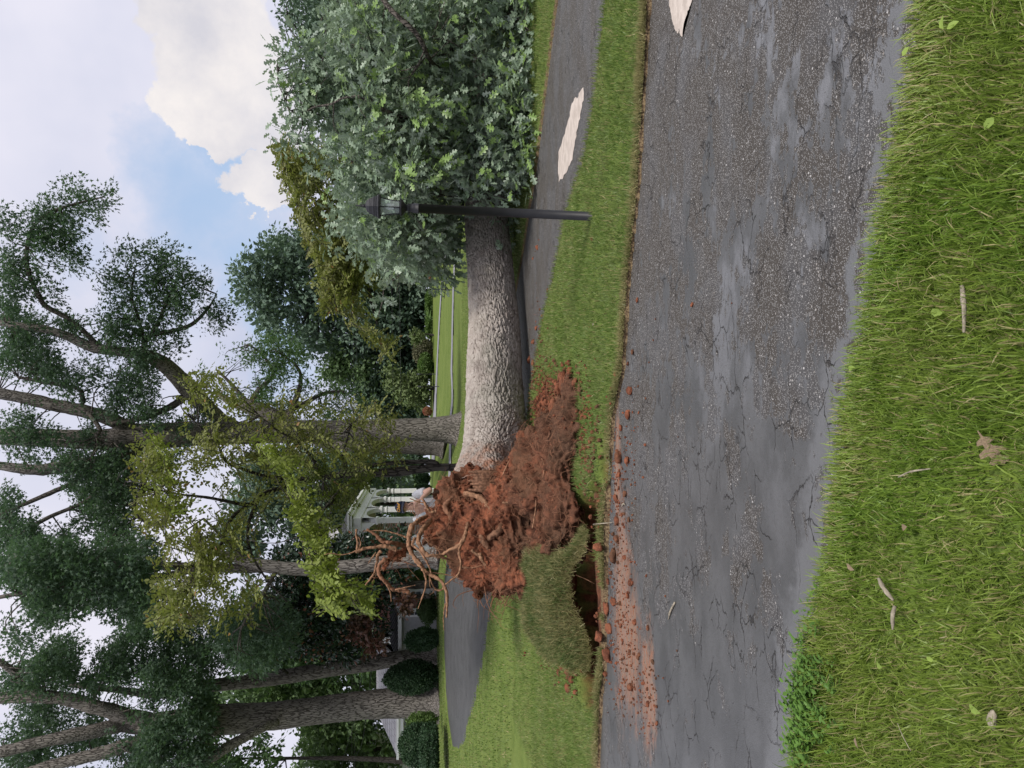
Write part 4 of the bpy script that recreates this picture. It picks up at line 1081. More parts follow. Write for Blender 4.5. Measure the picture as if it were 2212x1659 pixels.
# ---- shrubs
def shrub(name, label, x0, x1, y0, y1, Y, mat, n=2600, leaf=.06, group=None, box=False, lumps=.12, dz=None):
    """rounded bush filling the picture window x0..x1 (top..bottom), y0..y1 (right..left)"""
    c = at((x0 + x1) / 2, (y0 + y1) / 2, Y); rz = (x1 - x0) / 2 * Y / F; rx = (y1 - y0) / 2 * Y / F; ry = max(rx, rz) * .9
    g = float(terrain(c[0], c[1])); b = np.array([c[0], c[1], min(g, c[2] - rz)])
    o = empty(name, b); tag(o, label, 'shrub', group)
    d = RNG.normal(0, 1, (n, 3)); d /= np.linalg.norm(d, axis=1, keepdims=True)
    if box: d = np.sign(d) * np.abs(d) ** .6
    k = 1 + fbm(d * 2.4 + i_seed[0], 3, i_seed[0]) * lumps; i_seed[0] += 1
    rad = np.array([rx, ry, rz])
    P = c + d * rad * (k * RNG.uniform(.86, 1.03, n))[:, None]
    P = P[P[:, 2] > b[2] - .05]
    dd = (P - c) / rad
    R = frames(dd + RNG.normal(0, .7, P.shape), dd + RNG.normal(0, .6, P.shape) + [0, 0, .4])
    f = link('foliage', scatter('foliage', LEAF4, LEAF4F, P - b, R, leaf * RNG.uniform(.7, 1.3, len(P))), mat, o); f['kind'] = 'stuff'
    # inner mass of twigs and leaves
    bm = bmesh.new(); bmesh.ops.create_icosphere(bm, subdivisions=4, radius=1)
    vv = np.array([v.co[:] for v in bm.verts]); 
    if box: vv = np.sign(vv) * np.abs(vv) ** .6
    kk = .90 * (1 + fbm(vv * 5, 3, 3) * .15)
    for v, q in zip(bm.verts, vv * rad * kk[:, None]): v.co = q
    me = bpy.data.meshes.new('inner_foliage'); bm.to_mesh(me); bm.free()
    q = link('inner_foliage', me, mat, o); q.location = tuple(c - b); return o
i_seed = [5]
shrub('round_bush', 'big dark clipped round bush at the far left before the grey roofed house', 863, 940, 1566, 1652, 24, ML_HEDGE, 6000, .07, lumps=.08)
shrub('low_hedge', 'low dark hedge at the left edge in front of the big round bush', 907, 946, 1575, 1700, 23, ML_HEDGE, 6000, .07, box=True)
shrub('tall_bush', 'tall dark bush between the two big left trunks', 832, 950, 1434, 1490, 29.5, ML_HEDGE, 7000, .09)
shrub('leafy_bush', 'loose dark bush right of the leaning left oak before the grey wall', 880, 946, 1360, 1404, 28.8, ML_HEDGE, 5000, .09, lumps=.3)
shrub('low_shrub', 'low yellowish shrub under the brick pillar', 905, 942, 1285, 1345, 31, ML_MID, 2600, .09, lumps=.5)
shrub('yellow_shrub', 'yellow green shrub tucked behind the foot of the thickest oak', 880, 945, 1545, 1572, 26, ML_HEDGEL, 2200, .07, lumps=.5)
shrub('clipped_bush', 'green clipped conical bush left of the trunk behind the roots', 892, 945, 1230, 1258, 31, ML_HEDGEL, 4000, .07)
shrub('hedge_ball', 'rounded hedge under the porch columns, the upper right one', 898, 928, 1022, 1046, 40, ML_HEDGE, 2400, .09, 'hedge balls by the porch')
shrub('hedge_ball', 'smaller rounded hedge ball left beside the taller one at the porch', 902, 928, 1046, 1062, 39, ML_HEDGE, 2000, .09, 'hedge balls by the porch')
shrub('tan_shrub', 'large round brownish shrub with twiggy rim at the end of the lawn', 893, 936, 732, 786, 84, ML_TAN, 4000, .22)
shrub('green_shrub', 'dense green round shrub left beside the large brownish one', 904, 934, 764, 820, 80, ML_HEDGEL, 4200, .18)
shrub('far_hedge', 'long low light green hedge along the crest of the lawn', 920, 936, 632, 728, 86, ML_HEDGEL, 4000, .22, box=True)
shrub('pink_azalea', 'small pink red flowering bush at the crest of the lawn', 926, 936, 592, 605, 84, m_leaf('pink_leaf', [(.30, .09, .07), (.42, .14, .10), (.25, .10, .08)]), 900, .15)
shrub('flower_bed', 'low bed of red and white flowers by the thin lane', 915, 932, 880, 896, 62, m_leaf('flower', [(.35, .05, .06), (.5, .25, .2), (.12, .18, .05)]), 900, .12)

# ================================================================ FALLEN OAK
def vox(parts, voxel, name, smooth=0):
    """merge overlapping closed shapes into one continuous skin"""
    Vs, Fs, k = [], [], 0
    for V, Q in parts:
        Vs.append(V); Fs += [tuple(int(a) + k for a in q) for q in Q]; k += len(V)
    me = mesh_faces('tmp', np.vstack(Vs), Fs)
    o = bpy.data.objects.new('tmp', me); COL.objects.link(o)
    md = o.modifiers.new('r', 'REMESH'); md.mode = 'VOXEL'; md.voxel_size = voxel; md.use_smooth_shade = True
    if smooth:
        s = o.modifiers.new('s', 'SMOOTH'); s.iterations = smooth; s.factor = .5
    dg = bpy.context.evaluated_depsgraph_get()
    m2 = bpy.data.meshes.new_from_object(o.evaluated_get(dg)); m2.name = name
    bpy.data.objects.remove(o); bpy.data.meshes.remove(me)
    return m2

def ico(sub=3):
    bm = bmesh.new(); bmesh.ops.create_icosphere(bm, subdivisions=sub, radius=1)
    V = np.array([v.co[:] for v in bm.verts]); Fc = [tuple(v.index for v in f.verts) for f in bm.faces]; bm.free(); return V, Fc
ICO3 = ico(3); ICO2 = ico(2)

def ell(c, r, rot=0.0, tilt=0.0):
    V = ICO3[0] * np.array(r)
    M = np.array(Matrix.Rotation(rot, 3, 'Z') @ Matrix.Rotation(tilt, 3, 'Y'))
    return V @ M.T + np.array(c), ICO3[1]

def me_co(me):
    a = np.zeros(len(me.vertices) * 3, np.float32); me.vertices.foreach_get('co', a); return a.reshape(-1, 3).astype(float)
def me_no(me):
    a = np.zeros(len(me.vertices) * 3, np.float32); me.vertices.foreach_get('normal', a); return a.reshape(-1, 3).astype(float)
def me_set(me, V): me.vertices.foreach_set('co', V.astype(np.float32).ravel()); me.update()

FO = empty('fallen_oak', (-.9, 9.2, 0)); tag(FO, 'uprooted oak lying across the lane, root ball torn up, leafy crown at right', 'fallen tree')
FOL = np.array(FO.location)

# trunk with plated, furrowed bark
m = MB('fallen_trunk_bark'); p = m.pos()
fur = m.n('Attribute'); fur.attribute_name = 'plate'
n1 = m.noise(p, 6, 5, .6); n2 = m.noise(p, 55, 5, .75); n3 = m.noise(p, 1.2, 3)
c = m.mix(m.ramp(n1, .35, .65), (.30, .262, .235), (.41, .37, .335))
c = m.mix(m.math('MULTIPLY', m.ramp(n2, .45, .6), .5), c, (.24, .205, .18))
c = m.mix(m.math('MULTIPLY', m.ramp(fur.outputs['Fac'], .55, .1), .85), c, (.070, .055, .045))
c = m.mix(m.math('MULTIPLY', m.ramp(n3, .5, .65), .40), c, (.20, .20, .165))
c = m.mix(m.math('MULTIPLY', m.ramp(m.noise(m.pos((1, 1, 3)), 2.3, 5, .7), .52, .64), .45), c, (.16, .135, .12))
fl = m.n('Attribute'); fl.attribute_name = 'foot'
c = m.mix(m.math('MULTIPLY', fl.outputs['Fac'], m.ramp(n1, .3, .6)), c, (.26, .12, .07))
m.pbsdf(c, .92, .12, m.bump(n2, .8, .008))
M_TRUNK = m.m
TP = [(1067, 1075, 9.2, 74), (1062, 1030, 9.5, 66), (1064, 995, 9.75, 62.5), (1069, 950, 9.95, 62.5), (1070, 900, 10.15, 62), (1068, 800, 10.5, 57.5), (1067, 700, 10.9, 53), (1061, 600, 11.3, 49), (1056, 540, 11.55, 46.5), (1050, 460, 11.95, 43.5), (1044, 380, 12.2, 37), (1042, 300, 12.5, 30), (1040, 200, 12.9, 24), (1040, 100, 13.3, 20), (1045, 0, 14, 16), (1050, -120, 14.8, 12)]
P, R = pxpath(TP)
ns, na = 640, 300
C = catmull(np.column_stack([P, R]), ns); c_, r_ = C[:, :3], C[:, 3]
T = np.gradient(c_, axis=0); T /= np.linalg.norm(T, axis=1, keepdims=True)
U = np.cross(T, [0, 0, 1.]); U /= np.linalg.norm(U, axis=1, keepdims=True); W = np.cross(T, U)
th = np.linspace(0, 2 * math.pi, na, endpoint=False) + math.pi * .5
s_ = np.concatenate([[0], np.cumsum(np.linalg.norm(np.diff(c_, axis=0), axis=1))])
TH, SS = np.meshgrid(th, s_); Rr = np.repeat(r_[:, None], na, 1)
D = U[:, None] * np.cos(TH)[..., None] + W[:, None] * np.sin(TH)[..., None]
base = c_[:, None] + D * Rr[..., None]
B3 = base.reshape(-1, 3)
lump = fbm(B3 * 1.6, 3, 2).reshape(ns, na) * .05 + np.sin(TH * 4 + 1 + SS * .3) * .016 * np.exp(-SS * .35)
lump = lump + .66 * np.clip(D[..., 2], 0, 1) ** 1.6 * np.exp(-SS / .30) + (.14 * np.cos(TH * 5 + .6) * np.exp(-SS / .45))
for (k_th, k_s, k_h, k_r) in ((math.pi * 1.55, 4.15, .07, .16), (math.pi * 1.25, 2.7, .045, .13), (math.pi * 1.75, 3.3, .04, .12), (math.pi * 1.4, 1.5, -.035, .18)):
    rr2 = np.hypot((TH - math.pi * .5 - (k_th - math.pi)) * .38, SS - k_s); lump = lump + k_h / .4 * np.exp(-(rr2 / k_r) ** 2) * (1 + .4 * np.cos(rr2 * 60))
wv = fbm(B3 * 7, 3, 5).reshape(ns, na); wu = fbm(B3 * 6 + 9, 3, 6).reshape(ns, na)
circ = (TH - th[0]) * .40
f1, f2, cid = cell2((circ / .036 + wu * 1.4).ravel(), (SS / .078 + wv * 1.3).ravel(), 3)
g1, g2, _ = cell2((circ / .085 + wu * .9 + 50).ravel(), (SS / .36 + wv * 1.2).ravel(), 13)
pl = sstep(.03, .20, f2 - f1).reshape(ns, na); pg = sstep(.0, .16, g2 - g1).reshape(ns, na)
plate = pl * (.45 + .55 * pg)
hgt = (plate * .024 + (cid.reshape(ns, na) - .5) * .014 * pl + fbm(B3 * 40, 2, 8).reshape(ns, na) * .0035) * np.clip(Rr / .3, .4, 1.1)
base = c_[:, None] + D * (Rr * (1 + lump) + hgt - .012)[..., None]
me = quads_mesh('trunk', base.reshape(-1, 3) - FOL, grid_faces(ns, na, True))
a_ = me.attributes.new('plate', 'FLOAT', 'POINT'); a_.data.foreach_set('value', plate.ravel().astype(np.float32))
foot = sstep(.75, .05, SS + fbm(B3 * 5, 3, 22).reshape(ns, na) * .5)
a_ = me.attributes.new('foot', 'FLOAT', 'POINT'); a_.data.foreach_set('value', foot.ravel().astype(np.float32))
link('trunk', me, M_TRUNK, FO)

# earth of the root ball
m = MB('red_clay'); p = m.pos()
n1 = m.noise(p, 1.6, 5, .6); n2 = m.noise(p, 9, 6, .7); n3 = m.noise(p, 60, 4, .8)
c = m.mix(m.ramp(n2, .35, .65), (.095, .038, .024), (.270, .098, .053))
c = m.mix(m.math('MULTIPLY', m.ramp(n1, .46, .62), .70), c, (.115, .068, .042))
c = m.mix(m.math('MULTIPLY', m.ramp(n3, .5, .7), .5), c, (.060, .030, .021))
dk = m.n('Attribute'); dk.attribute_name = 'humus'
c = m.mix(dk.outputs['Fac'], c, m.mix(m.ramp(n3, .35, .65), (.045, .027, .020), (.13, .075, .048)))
m.pbsdf(c, .97, .08, m.bump(m.math('ADD', n2, m.math('MULTIPLY', n3, .6)), 1.0, .018))
M_CLAY = m.m

def EL(x, y, Y, rx, ry, rd, rot=0.):
    k = Y / F
    return ell(at(x, y, Y), (ry * k, rd, rx * k), rot)
soilp = [EL(1012, 1135, 8.75, 80, 75, .45), EL(965, 1130, 8.85, 55, 60, .30), EL(932, 1155, 8.8, 30, 28, .2), EL(1060, 1170, 8.5, 90, 95, .55), EL(1055, 1235, 8.45, 62, 45, .40),
         EL(1010, 1215, 8.6, 40, 30, .3), EL(1125, 1200, 8.1, 85, 85, .55), EL(1035, 1270, 8.5, 22, 24, .2), EL(1110, 1100, 8.4, 70, 80, .5), EL(1080, 1275, 8.4, 35, 25, .25),
         EL(1175, 1040, 7.75, 78, 90, .55), EL(1205, 1000, 7.45, 62, 90, .55), EL(1200, 935, 7.55, 50, 52, .45), EL(1150, 985, 8.3, 45, 60, .5), EL(1220, 1095, 7.15, 52, 85, .40), EL(1190, 1150, 7.5, 60, 55, .5),
         EL(1232, 930, 7.05, 34, 70, .35), EL(1218, 880, 7.3, 26, 26, .28), EL(1234, 846, 7.0, 16, 24, .14), EL(1226, 818, 7.1, 10, 16, .10), EL(1165, 1200, 7.6, 40, 40, .35), EL(1150, 1240, 7.9, 26, 34, .25),
         EL(990, 1060, 9.0, 40, 42, .25), EL(1100, 1020, 8.8, 46, 40, .35)]
# earthy roots forming the ragged crest
for pts in ([(1040, 1020, 9.1, 46), (1000, 1062, 9.0, 40), (960, 1090, 8.95, 30), (928, 1112, 8.9, 24), (905, 1140, 8.85, 18)],
            [(895, 1178, 8.7, 15), (868, 1190, 8.6, 17), (845, 1205, 8.55, 18), (832, 1218, 8.5, 14), (822, 1226, 8.5, 8)],
            [(1090, 1240, 8.3, 30), (1110, 1270, 8.2, 16), (1132, 1286, 8.1, 9), (1143, 1290, 8.1, 5)], [(1020, 1260, 8.5, 20), (1028, 1292, 8.45, 9), (1030, 1302, 8.45, 4)], [(1060, 1265, 8.4, 22), (1072, 1298, 8.35, 9), (1076, 1306, 8.3, 4)]):
    PP, RR = pxpath(pts); soilp.append(tube_np(PP, RR, 14, 14))
sm = vox(soilp, .017, 'root_ball')
V = me_co(sm); N = me_no(sm)
dsp = fbm(V * 2.3, 3, 60) * .15 + (np.abs(fbm(V * 7, 4, 61, .6)) * 2.2 - .75) * .085 + fbm(V * 22, 4, 62, .65) * .040 - .035
V = V + N * dsp[:, None]
me_set(sm, V - FOL)
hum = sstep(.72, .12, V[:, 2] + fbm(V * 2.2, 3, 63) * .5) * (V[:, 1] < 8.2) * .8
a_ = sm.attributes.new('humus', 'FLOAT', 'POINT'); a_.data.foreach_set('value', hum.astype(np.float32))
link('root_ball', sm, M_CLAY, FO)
SOILV, SOILN = V, N

M_ROOT = m_simple('root_skin', (.235, .130, .078), .92, .08, .45, 26, bump=1.0)
M_ROOTD = m_simple('root_dark', (.20, .10, .06), .9, .1, .35, 10, bump=.8)
M_WOOD = m_simple('torn_wood', (.15, .080, .050), .85, .1, .5, 24, bump=.8)
def z5(l, Y): return [(540 + x * .2441, 972 + y * .2441, Y + (q[0] if q else 0), r * .185) for x, y, r, *q in l]
def z7(l, Y): return [(918 + x * .4232, 810 + y * .4232, Y + (q[0] if q else 0), r * .4232) for x, y, r, *q in l]
YR = 8.35
ROOTS = [
 z5([(1570, 590, 22, .3), (1500, 625, 26, .1), (1440, 670, 28), (1408, 760, 28), (1412, 860, 26), (1450, 950, 25), (1500, 1020, 25, -.1), (1560, 1085, 24, -.15), (1640, 1115, 22, -.2), (1700, 1180, 20, -.25), (1738, 1270, 17, -.3), (1742, 1380, 14, -.35), (1740, 1480, 12, -.4)], YR),
 z5([(1735, 1360, 9), (1712, 1450, 8), (1712, 1540, 6), (1725, 1600, 4)], YR - .35),
 z5([(1600, 640, 30, .2), (1530, 700, 28), (1490, 780, 26, -.1), (1510, 860, 24, -.2), (1570, 930, 22, -.25), (1660, 950, 18, -.25), (1730, 955, 15, -.2), (1800, 980, 10, -.15)], YR),
 z5([(1660, 945, 14, -.2), (1750, 895, 18, -.25), (1830, 850, 20, -.3), (1890, 790, 22, -.3), (1920, 710, 20, -.2), (1935, 650, 16)], YR),
 z5([(1885, 800, 16, -.3), (1855, 900, 14, -.35), (1868, 1000, 12, -.4), (1850, 1090, 10, -.4), (1790, 1140, 8, -.4), (1740, 1185, 7, -.4)], YR),
 z5([(1868, 1035, 7), (1960, 1045, 6), (2060, 1015, 4)], YR - .4),
 z5([(1960, 890, 20), (2020, 940, 15), (2060, 990, 12), (2095, 1035, 7)], YR - .35),
 z5([(1420, 850, 30, .2), (1330, 835, 24, .1), (1250, 832, 22), (1185, 812, 22), (1120, 765, 19), (1040, 700, 13)], YR + .1),
 z5([(1385, 782, 10), (1300, 745, 8), (1200, 722, 7), (1090, 716, 6), (990, 714, 4)], YR + .1),
 z5([(1290, 880, 26), (1180, 855, 19), (1100, 858, 17), (1020, 870, 16), (960, 885, 19), (945, 910, 15)], YR + .05),
 z5([(950, 885, 14), (955, 820, 13), (945, 760, 12), (938, 705, 10)], YR + .05),
 z5([(965, 870, 9), (988, 835, 8), (978, 800, 7), (963, 775, 5)], YR + .05),
 z5([(940, 895, 8), (880, 910, 6), (800, 922, 5), (720, 918, 4), (655, 925, 2.5)], YR + .05),
 z5([(1160, 890, 20), (1125, 930, 18), (1118, 1000, 15), (1095, 1090, 12), (1050, 1160, 10), (1022, 1195, 6)], YR),
 z5([(1200, 960, 30), (1140, 1040, 22), (1165, 1120, 22), (1210, 1185, 22), (1265, 1230, 22), (1330, 1250, 22), (1410, 1260, 20)], YR - .1),
 z5([(1215, 1190, 12), (1240, 1250, 9), (1248, 1300, 6), (1245, 1345, 3)], YR - .15),
 z5([(1285, 1232, 8), (1370, 1215, 6), (1462, 1203, 3)], YR - .15),
 z5([(1110, 910, 9), (1080, 960, 7), (1045, 1005, 4)], YR - .05),
 z5([(1500, 1010, 14), (1545, 1090, 13), (1556, 1180, 11), (1535, 1290, 9), (1495, 1400, 5)], YR - .2),
 z5([(1585, 1115, 8), (1610, 1180, 9), (1650, 1232, 11), (1690, 1240, 11), (1722, 1195, 10), (1780, 1150, 9), (1850, 1115, 7)], YR - .15),
 z5([(1600, 1075, 7), (1700, 1090, 6), (1800, 1110, 5), (1900, 1160, 3)], YR - .1),
 z5([(1590, 1130, 5), (1600, 1200, 4), (1625, 1260, 3), (1580, 1275, 2)], YR - .2),
 z5([(1640, 540, 20), (1590, 545, 17), (1560, 500, 16), (1535, 435, 13)], YR + .25),
 z5([(1550, 465, 9), (1490, 448, 8), (1420, 425, 5)], YR + .25),
 z5([(1460, 780, 16, -.1), (1440, 840, 14, -.15), (1500, 900, 13, -.2), (1570, 1000, 12, -.25), (1600, 1080, 10, -.3)], YR),
 z5([(1540, 790, 5), (1600, 840, 5), (1660, 875, 4), (1720, 885, 3)], YR - .15),
 z5([(1650, 720, 6), (1655, 760, 5), (1720, 790, 4), (1800, 800, 3)], YR - .1),
 z5([(1830, 640, 30, .2), (1760, 560, 34, .2), (1740, 480, 30, .3), (1800, 430, 24, .4)], YR),
 z7([(200, 600, 10, .2), (280, 625, 14, .1), (320, 670, 16), (360, 715, 16, -.05), (420, 740, 13, -.1), (460, 742, 9, -.1)], YR - .05),
 z7([(360, 790, 9), (385, 830, 10), (395, 880, 8), (375, 920, 6)], YR - .3),
 z7([(420, 990, 16, .1), (450, 1050, 16), (480, 1090, 13), (525, 1120, 8)], YR - .25),
 z7([(280, 905, 10), (290, 940, 9), (315, 975, 5)], YR - .4),
 z7([(460, 610, 7), (490, 560, 8), (510, 520, 5)], YR - .6),
 z7([(390, 650, 4), (430, 652, 6), (470, 650, 4)], YR - .6),
 z7([(540, 850, 3), (550, 760, 3.5), (562, 680, 3), (565, 630, 2)], YR - 1.0),
 z7([(600, 430, 2.5), (610, 470, 3), (600, 520, 2)], YR - 1.1),
 z7([(430, 440, 3), (410, 480, 3.5), (395, 510, 2.5)], YR - .1),
 z7([(470, 380, 1.6), (500, 400, 2), (520, 398, 1.2)], YR - .1),
 z7([(730, 820, 1.6), (790, 825, 2), (840, 815, 1.2)], YR - 1.5),
 z7([(815, 865, 2), (840, 885, 2), (868, 905, 1.4)], YR - 1.9),
 z7([(770, 1030, 1.5), (820, 1045, 2), (862, 1065, 1)], YR - 1.7),
 z7([(880, 1210, 2), (895, 1260, 2), (910, 1290, 1.2)], YR - 2.3),
]
for i, l in enumerate(ROOTS):
    tube_obj('root', [(x + RNG.normal(0, 1.2), y + RNG.normal(0, 1.2), Y_, r_) for x, y, Y_, r_ in l], M_ROOT if i not in (7, 14, 27) else M_ROOTD, FO, ns=len(l) * 11, na=14, rough=.75, seed=100 + i)
# thick torn butt and fibrous wood
for i, l in enumerate((*[[(1100 - j * 2, 1016 + j * 6, 8.80 - j * .01, 4), (1072, 1022 + j * 6, 8.74 - j * .012, 5), (1040, 1020 + j * 6.5, 8.74 - j * .012, 5), (1012 + (j % 3) * 5, 1019 + j * 6.5, 8.80, 2)] for j in range(7)], [(1088, 1128, 8.15, 7), (1080, 1146, 8.05, 9), (1062, 1158, 8.05, 7), (1050, 1172, 8.1, 4)], [(1036, 1150, 8.15, 4), (1046, 1172, 8.05, 7), (1064, 1190, 8.05, 5)])):
    o = tube_obj('torn_wood', l, M_WOOD, FO, ns=24, na=14, rough=.55, seed=150 + i); 
# root tangle: fine roots matted over the earth
sel = RNG.choice(len(SOILV), 2600, replace=False); Vs, Fs, k = [], [], 0
for i in sel:
    v, n = SOILV[i], SOILN[i]
    if n[1] > .4: continue
    d = np.cross(n, RNG.normal(0, 1, 3)); d /= np.linalg.norm(d); L = RNG.uniform(.05, .28) ; e = np.cross(n, d)
    r = RNG.uniform(.0010, .0030)
    pts = np.array([v - n * .005, v + n * .018 + d * L * .35 + e * RNG.normal(0, .02), v + n * .02 + d * L * .7 + e * RNG.normal(0, .04), v + n * RNG.uniform(-.01, .05) + d * L])
    V_, Q_ = tube_np(pts, np.array([r, r, r * .8, r * .4]), 8, 4, 0, 3, 0, False); Vs.append(V_); Fs += [tuple(a + k for a in q) for q in Q_]; k += len(V_)
o = link('root_hairs', mesh_faces('root_hairs', np.vstack(Vs) - FOL, Fs), M_ROOTD, FO); o['kind'] = 'stuff'
cand = np.where((SOILN[:, 0] < -.45) & (SOILV[:, 2] > .5))[0]; Vs, Fs, k = [], [], 0
for i in RNG.choice(cand, 110, replace=False):
    v, n = SOILV[i], SOILN[i]; L = RNG.uniform(.12, .42); r = RNG.uniform(.0025, .007); d = n + RNG.normal(0, .45, 3)
    pts = np.array([v - n * .02, v + d * L * .35 + RNG.normal(0, .02, 3), v + d * L * .65 + RNG.normal(0, .04, 3) - [0, 0, .1 * L], v + d * L * .85 + RNG.normal(0, .05, 3) - [0, 0, .35 * L]])
    V_, Q_ = tube_np(pts, np.array([r, r * .85, r * .6, r * .25]), 10, 5, .4, 3, i % 50, False); Vs.append(V_); Fs += [tuple(a + k for a in q) for q in Q_]; k += len(V_)
o = link('rootlets', mesh_faces('rootlets', np.vstack(Vs) - FOL, Fs), M_ROOTD, FO); o['kind'] = 'stuff'
# crumbs of clay stuck on the ball
sel = RNG.choice(len(SOILV), 1500, replace=False); cv = SOILV[sel]
Tm = ICO2[0][:42] if False else ico(1)[0]; Tf = ico(1)[1]
Rr_ = frames(RNG.normal(0, 1, (len(cv), 3)), RNG.normal(0, 1, (len(cv), 3)))
sz = np.abs(RNG.normal(0, .011, len(cv))) + .004
o = link('clay_crumbs', scatter('clay_crumbs', Tm, Tf, cv - FOL, Rr_, np.column_stack([sz, sz * .8, sz * .7])), M_CLAY, FO); o['kind'] = 'stuff'

# limbs of the fallen crown
def z3(l): return [(540 + x * .3255, y * .3255, Y, r * .3255) for x, y, Y, r in l]
FL = [z3([(860, -40, 9.5, 17), (900, 20, 9.5, 17), (960, 90, 9.45, 17), (1040, 160, 9.45, 17), (1110, 230, 9.5, 17), (1150, 300, 9.6, 16), (1180, 370, 9.8, 14), (1230, 440, 10.5, 15), (1380, 560, 12.0, 18)]),
      z3([(700, 630, 9.9, 10), (760, 655, 9.8, 13), (850, 710, 9.8, 13), (940, 755, 9.9, 14), (1020, 785, 10.2, 14), (1150, 830, 11.3, 17), (1400, 900, 12.0, 20)]),
      z3([(720, 640, 9.9, 8), (620, 650, 10.0, 7), (540, 690, 10.2, 7), (430, 710, 10.4, 6), (370, 740, 10.8, 5), (300, 750, 10.8, 5), (240, 700, 10.8, 4), (225, 640, 10.8, 3.5), (190, 560, 10.8, 3), (180, 470, 10.8, 2)]),
      z3([(350, 745, 10.8, 5), (345, 840, 10.9, 4), (320, 900, 10.9, 3.5), (310, 960, 10.9, 2.5), (250, 900, 10.9, 2)]),
      z3([(820, 420, 10.6, 5), (880, 340, 10.5, 6), (930, 280, 10.4, 7), (990, 225, 10.4, 8), (1040, 190, 10.5, 8)]),
      z3([(1500, 1330, 10.9, 9), (1560, 1340, 10.6, 10), (1620, 1295, 10.7, 9), (1700, 1310, 10.6, 8), (1760, 1280, 10.5, 6), (1810, 1230, 10.4, 5), (1860, 1150, 10.3, 3)]),
      z3([(1500, 1310, 11.0, 7), (1400, 1310, 10.9, 6), (1250, 1292, 10.8, 5), (1130, 1275, 10.7, 4), (1040, 1230, 10.6, 3)]),
      z3([(1420, 1360, 12, 9), (1300, 1420, 12, 8), (1150, 1500, 12, 7), (1020, 1540, 11.8, 6), (900, 1440, 11.6, 5), (830, 1380, 11.5, 3)]),
      z3([(1440, 1250, 12.2, 12), (1300, 1500, 13.0, 10), (1150, 1700, 13.5, 8), (1000, 1830, 13.5, 7), (910, 1760, 13.4, 6), (820, 1700, 13.3, 5), (770, 1600, 13.2, 4)]),
      z3([(1000, 1830, 13.5, 6), (900, 1900, 13.6, 5), (880, 2000, 13.6, 4), (850, 2100, 13.6, 2)]),
      z3([(1300, 1500, 13.0, 6), (1280, 1700, 13.2, 5), (1300, 1850, 13.3, 4), (1290, 1980, 13.3, 2)]),
      z3([(1480, 900, 12.2, 14), (1300, 700, 12.6, 12), (1100, 500, 13, 10), (800, 400, 13.2, 8), (500, 350, 13.3, 5)]),
      z3([(1490, 600, 13, 12), (1450, 350, 12.4, 11), (1440, 150, 11.5, 9), (1430, 50, 11, 7)]),
      z3([(1440, 150, 11.5, 8), (1600, 120, 10.6, 6), (1750, 100, 10.2, 5), (1850, 200, 9.9, 4)]),
      z3([(1540, 700, 12.8, 12), (1600, 620, 11.8, 9), (1680, 560, 10.9, 7), (1750, 520, 10.4, 5), (1840, 420, 10.0, 3.5)]),
      z3([(1540, 1120, 11.4, 7), (1640, 1000, 10.9, 6), (1720, 900, 10.6, 5), (1800, 820, 10.3, 3)]),
      z3([(1060, 1200, 11.6, 5), (900, 1130, 11.4, 4), (760, 1100, 11.3, 3), (600, 1120, 11.3, 2)]),
      z3([(1160, 330, 9.6, 7), (1120, 420, 9.7, 5), (1080, 480, 9.7, 4), (1050, 540, 9.7, 3)]),
      z3([(1360, 380, 11, 6), (1330, 300, 10.6, 6), (1260, 240, 10.3, 4), (1200, 250, 10.2, 3)])]
FLP = []
for i, l in enumerate(FL):
    tube_obj('limb', l, MB_LIMB, FO, ns=len(l) * 7, na=12, rough=.25, seed=200 + i); FLP += limb_pts(l, 16)
FLP += list(catmull(P, 40)[18:])

# crown foliage
def fpoly(poly, n, y0, y1, gap, s): return clumps_in(poly, n, y0, y1, gap, .02, s)
cf = np.vstack([
    fpoly([(715, -60), (715, 60), (722, 130), (690, 160), (690, 240), (690, 300), (720, 330), (735, 400), (755, 470), (785, 540), (840, 575), (900, 580), (950, 530), (985, 400), (1000, 340), (1000, -60)], 560, 10.3, 13.2, .30, 80),
    fpoly([(770, -60), (770, 520), (880, 570), (940, 520), (985, 400), (1000, -60)], 330, 13.0, 15.5, .15, 82),
    fpoly([(980, -60), (990, 390), (1060, 410), (1120, 410), (1128, 300), (1138, 150), (1140, -60)], 200, 9.9, 11.6, .32, 83),
    fpoly([(760, 20), (760, 400), (980, 400), (1000, 20)], 120, 9.7, 10.6, .5, 85),
    fpoly([(1120, -60), (1110, 400), (1132, 370), (1146, 100), (1146, -60)], 60, 9.6, 10.6, .2, 84),
    fpoly([(655, -60), (655, 240), (672, 330), (690, 430), (725, 560), (800, 640), (900, 650), (1000, 625), (1010, 560), (1120, 520), (1150, 420), (1155, 300), (1040, 300), (900, 500), (760, 420), (740, -60)], 75, 10.6, 13.6, .62, 91),
    fpoly([(885, 470), (885, 575), (950, 600), (985, 580), (990, 470)], 75, 12.2, 14, .35, 86),
    fpoly([(612, 130), (612, 200), (640, 225), (660, 220), (680, 140), (650, 120)], 22, 10.7, 11, .4, 87),
    fpoly([(618, 275), (620, 298), (638, 305), (645, 290), (630, 278)], 4, 10.8, 11, 0, 88),
    fpoly([(1098, 455), (1098, 545), (1115, 545), (1126, 460)], 18, 12.2, 13.2, .1, 89)])
cf = cf[cf[:, 2] > .02]
P_, R_, S_ = leaves_from(cf, 27, .42, .145, flat=.9, droop=.35, szv=.45)
k = P_[:, 2] > .03; P_, R_, S_ = P_[k], R_[k], S_[k]
near = np.argsort(P_[:, 1] / np.minimum(1.6, S_ / .12) + RNG.random(len(P_)) * .3)[:300]
mk = np.zeros(len(P_), bool); mk[near] = True
lm = mesh_faces('leaf', OAKV, OAKF, False); lm.materials.append(ML_FALL)
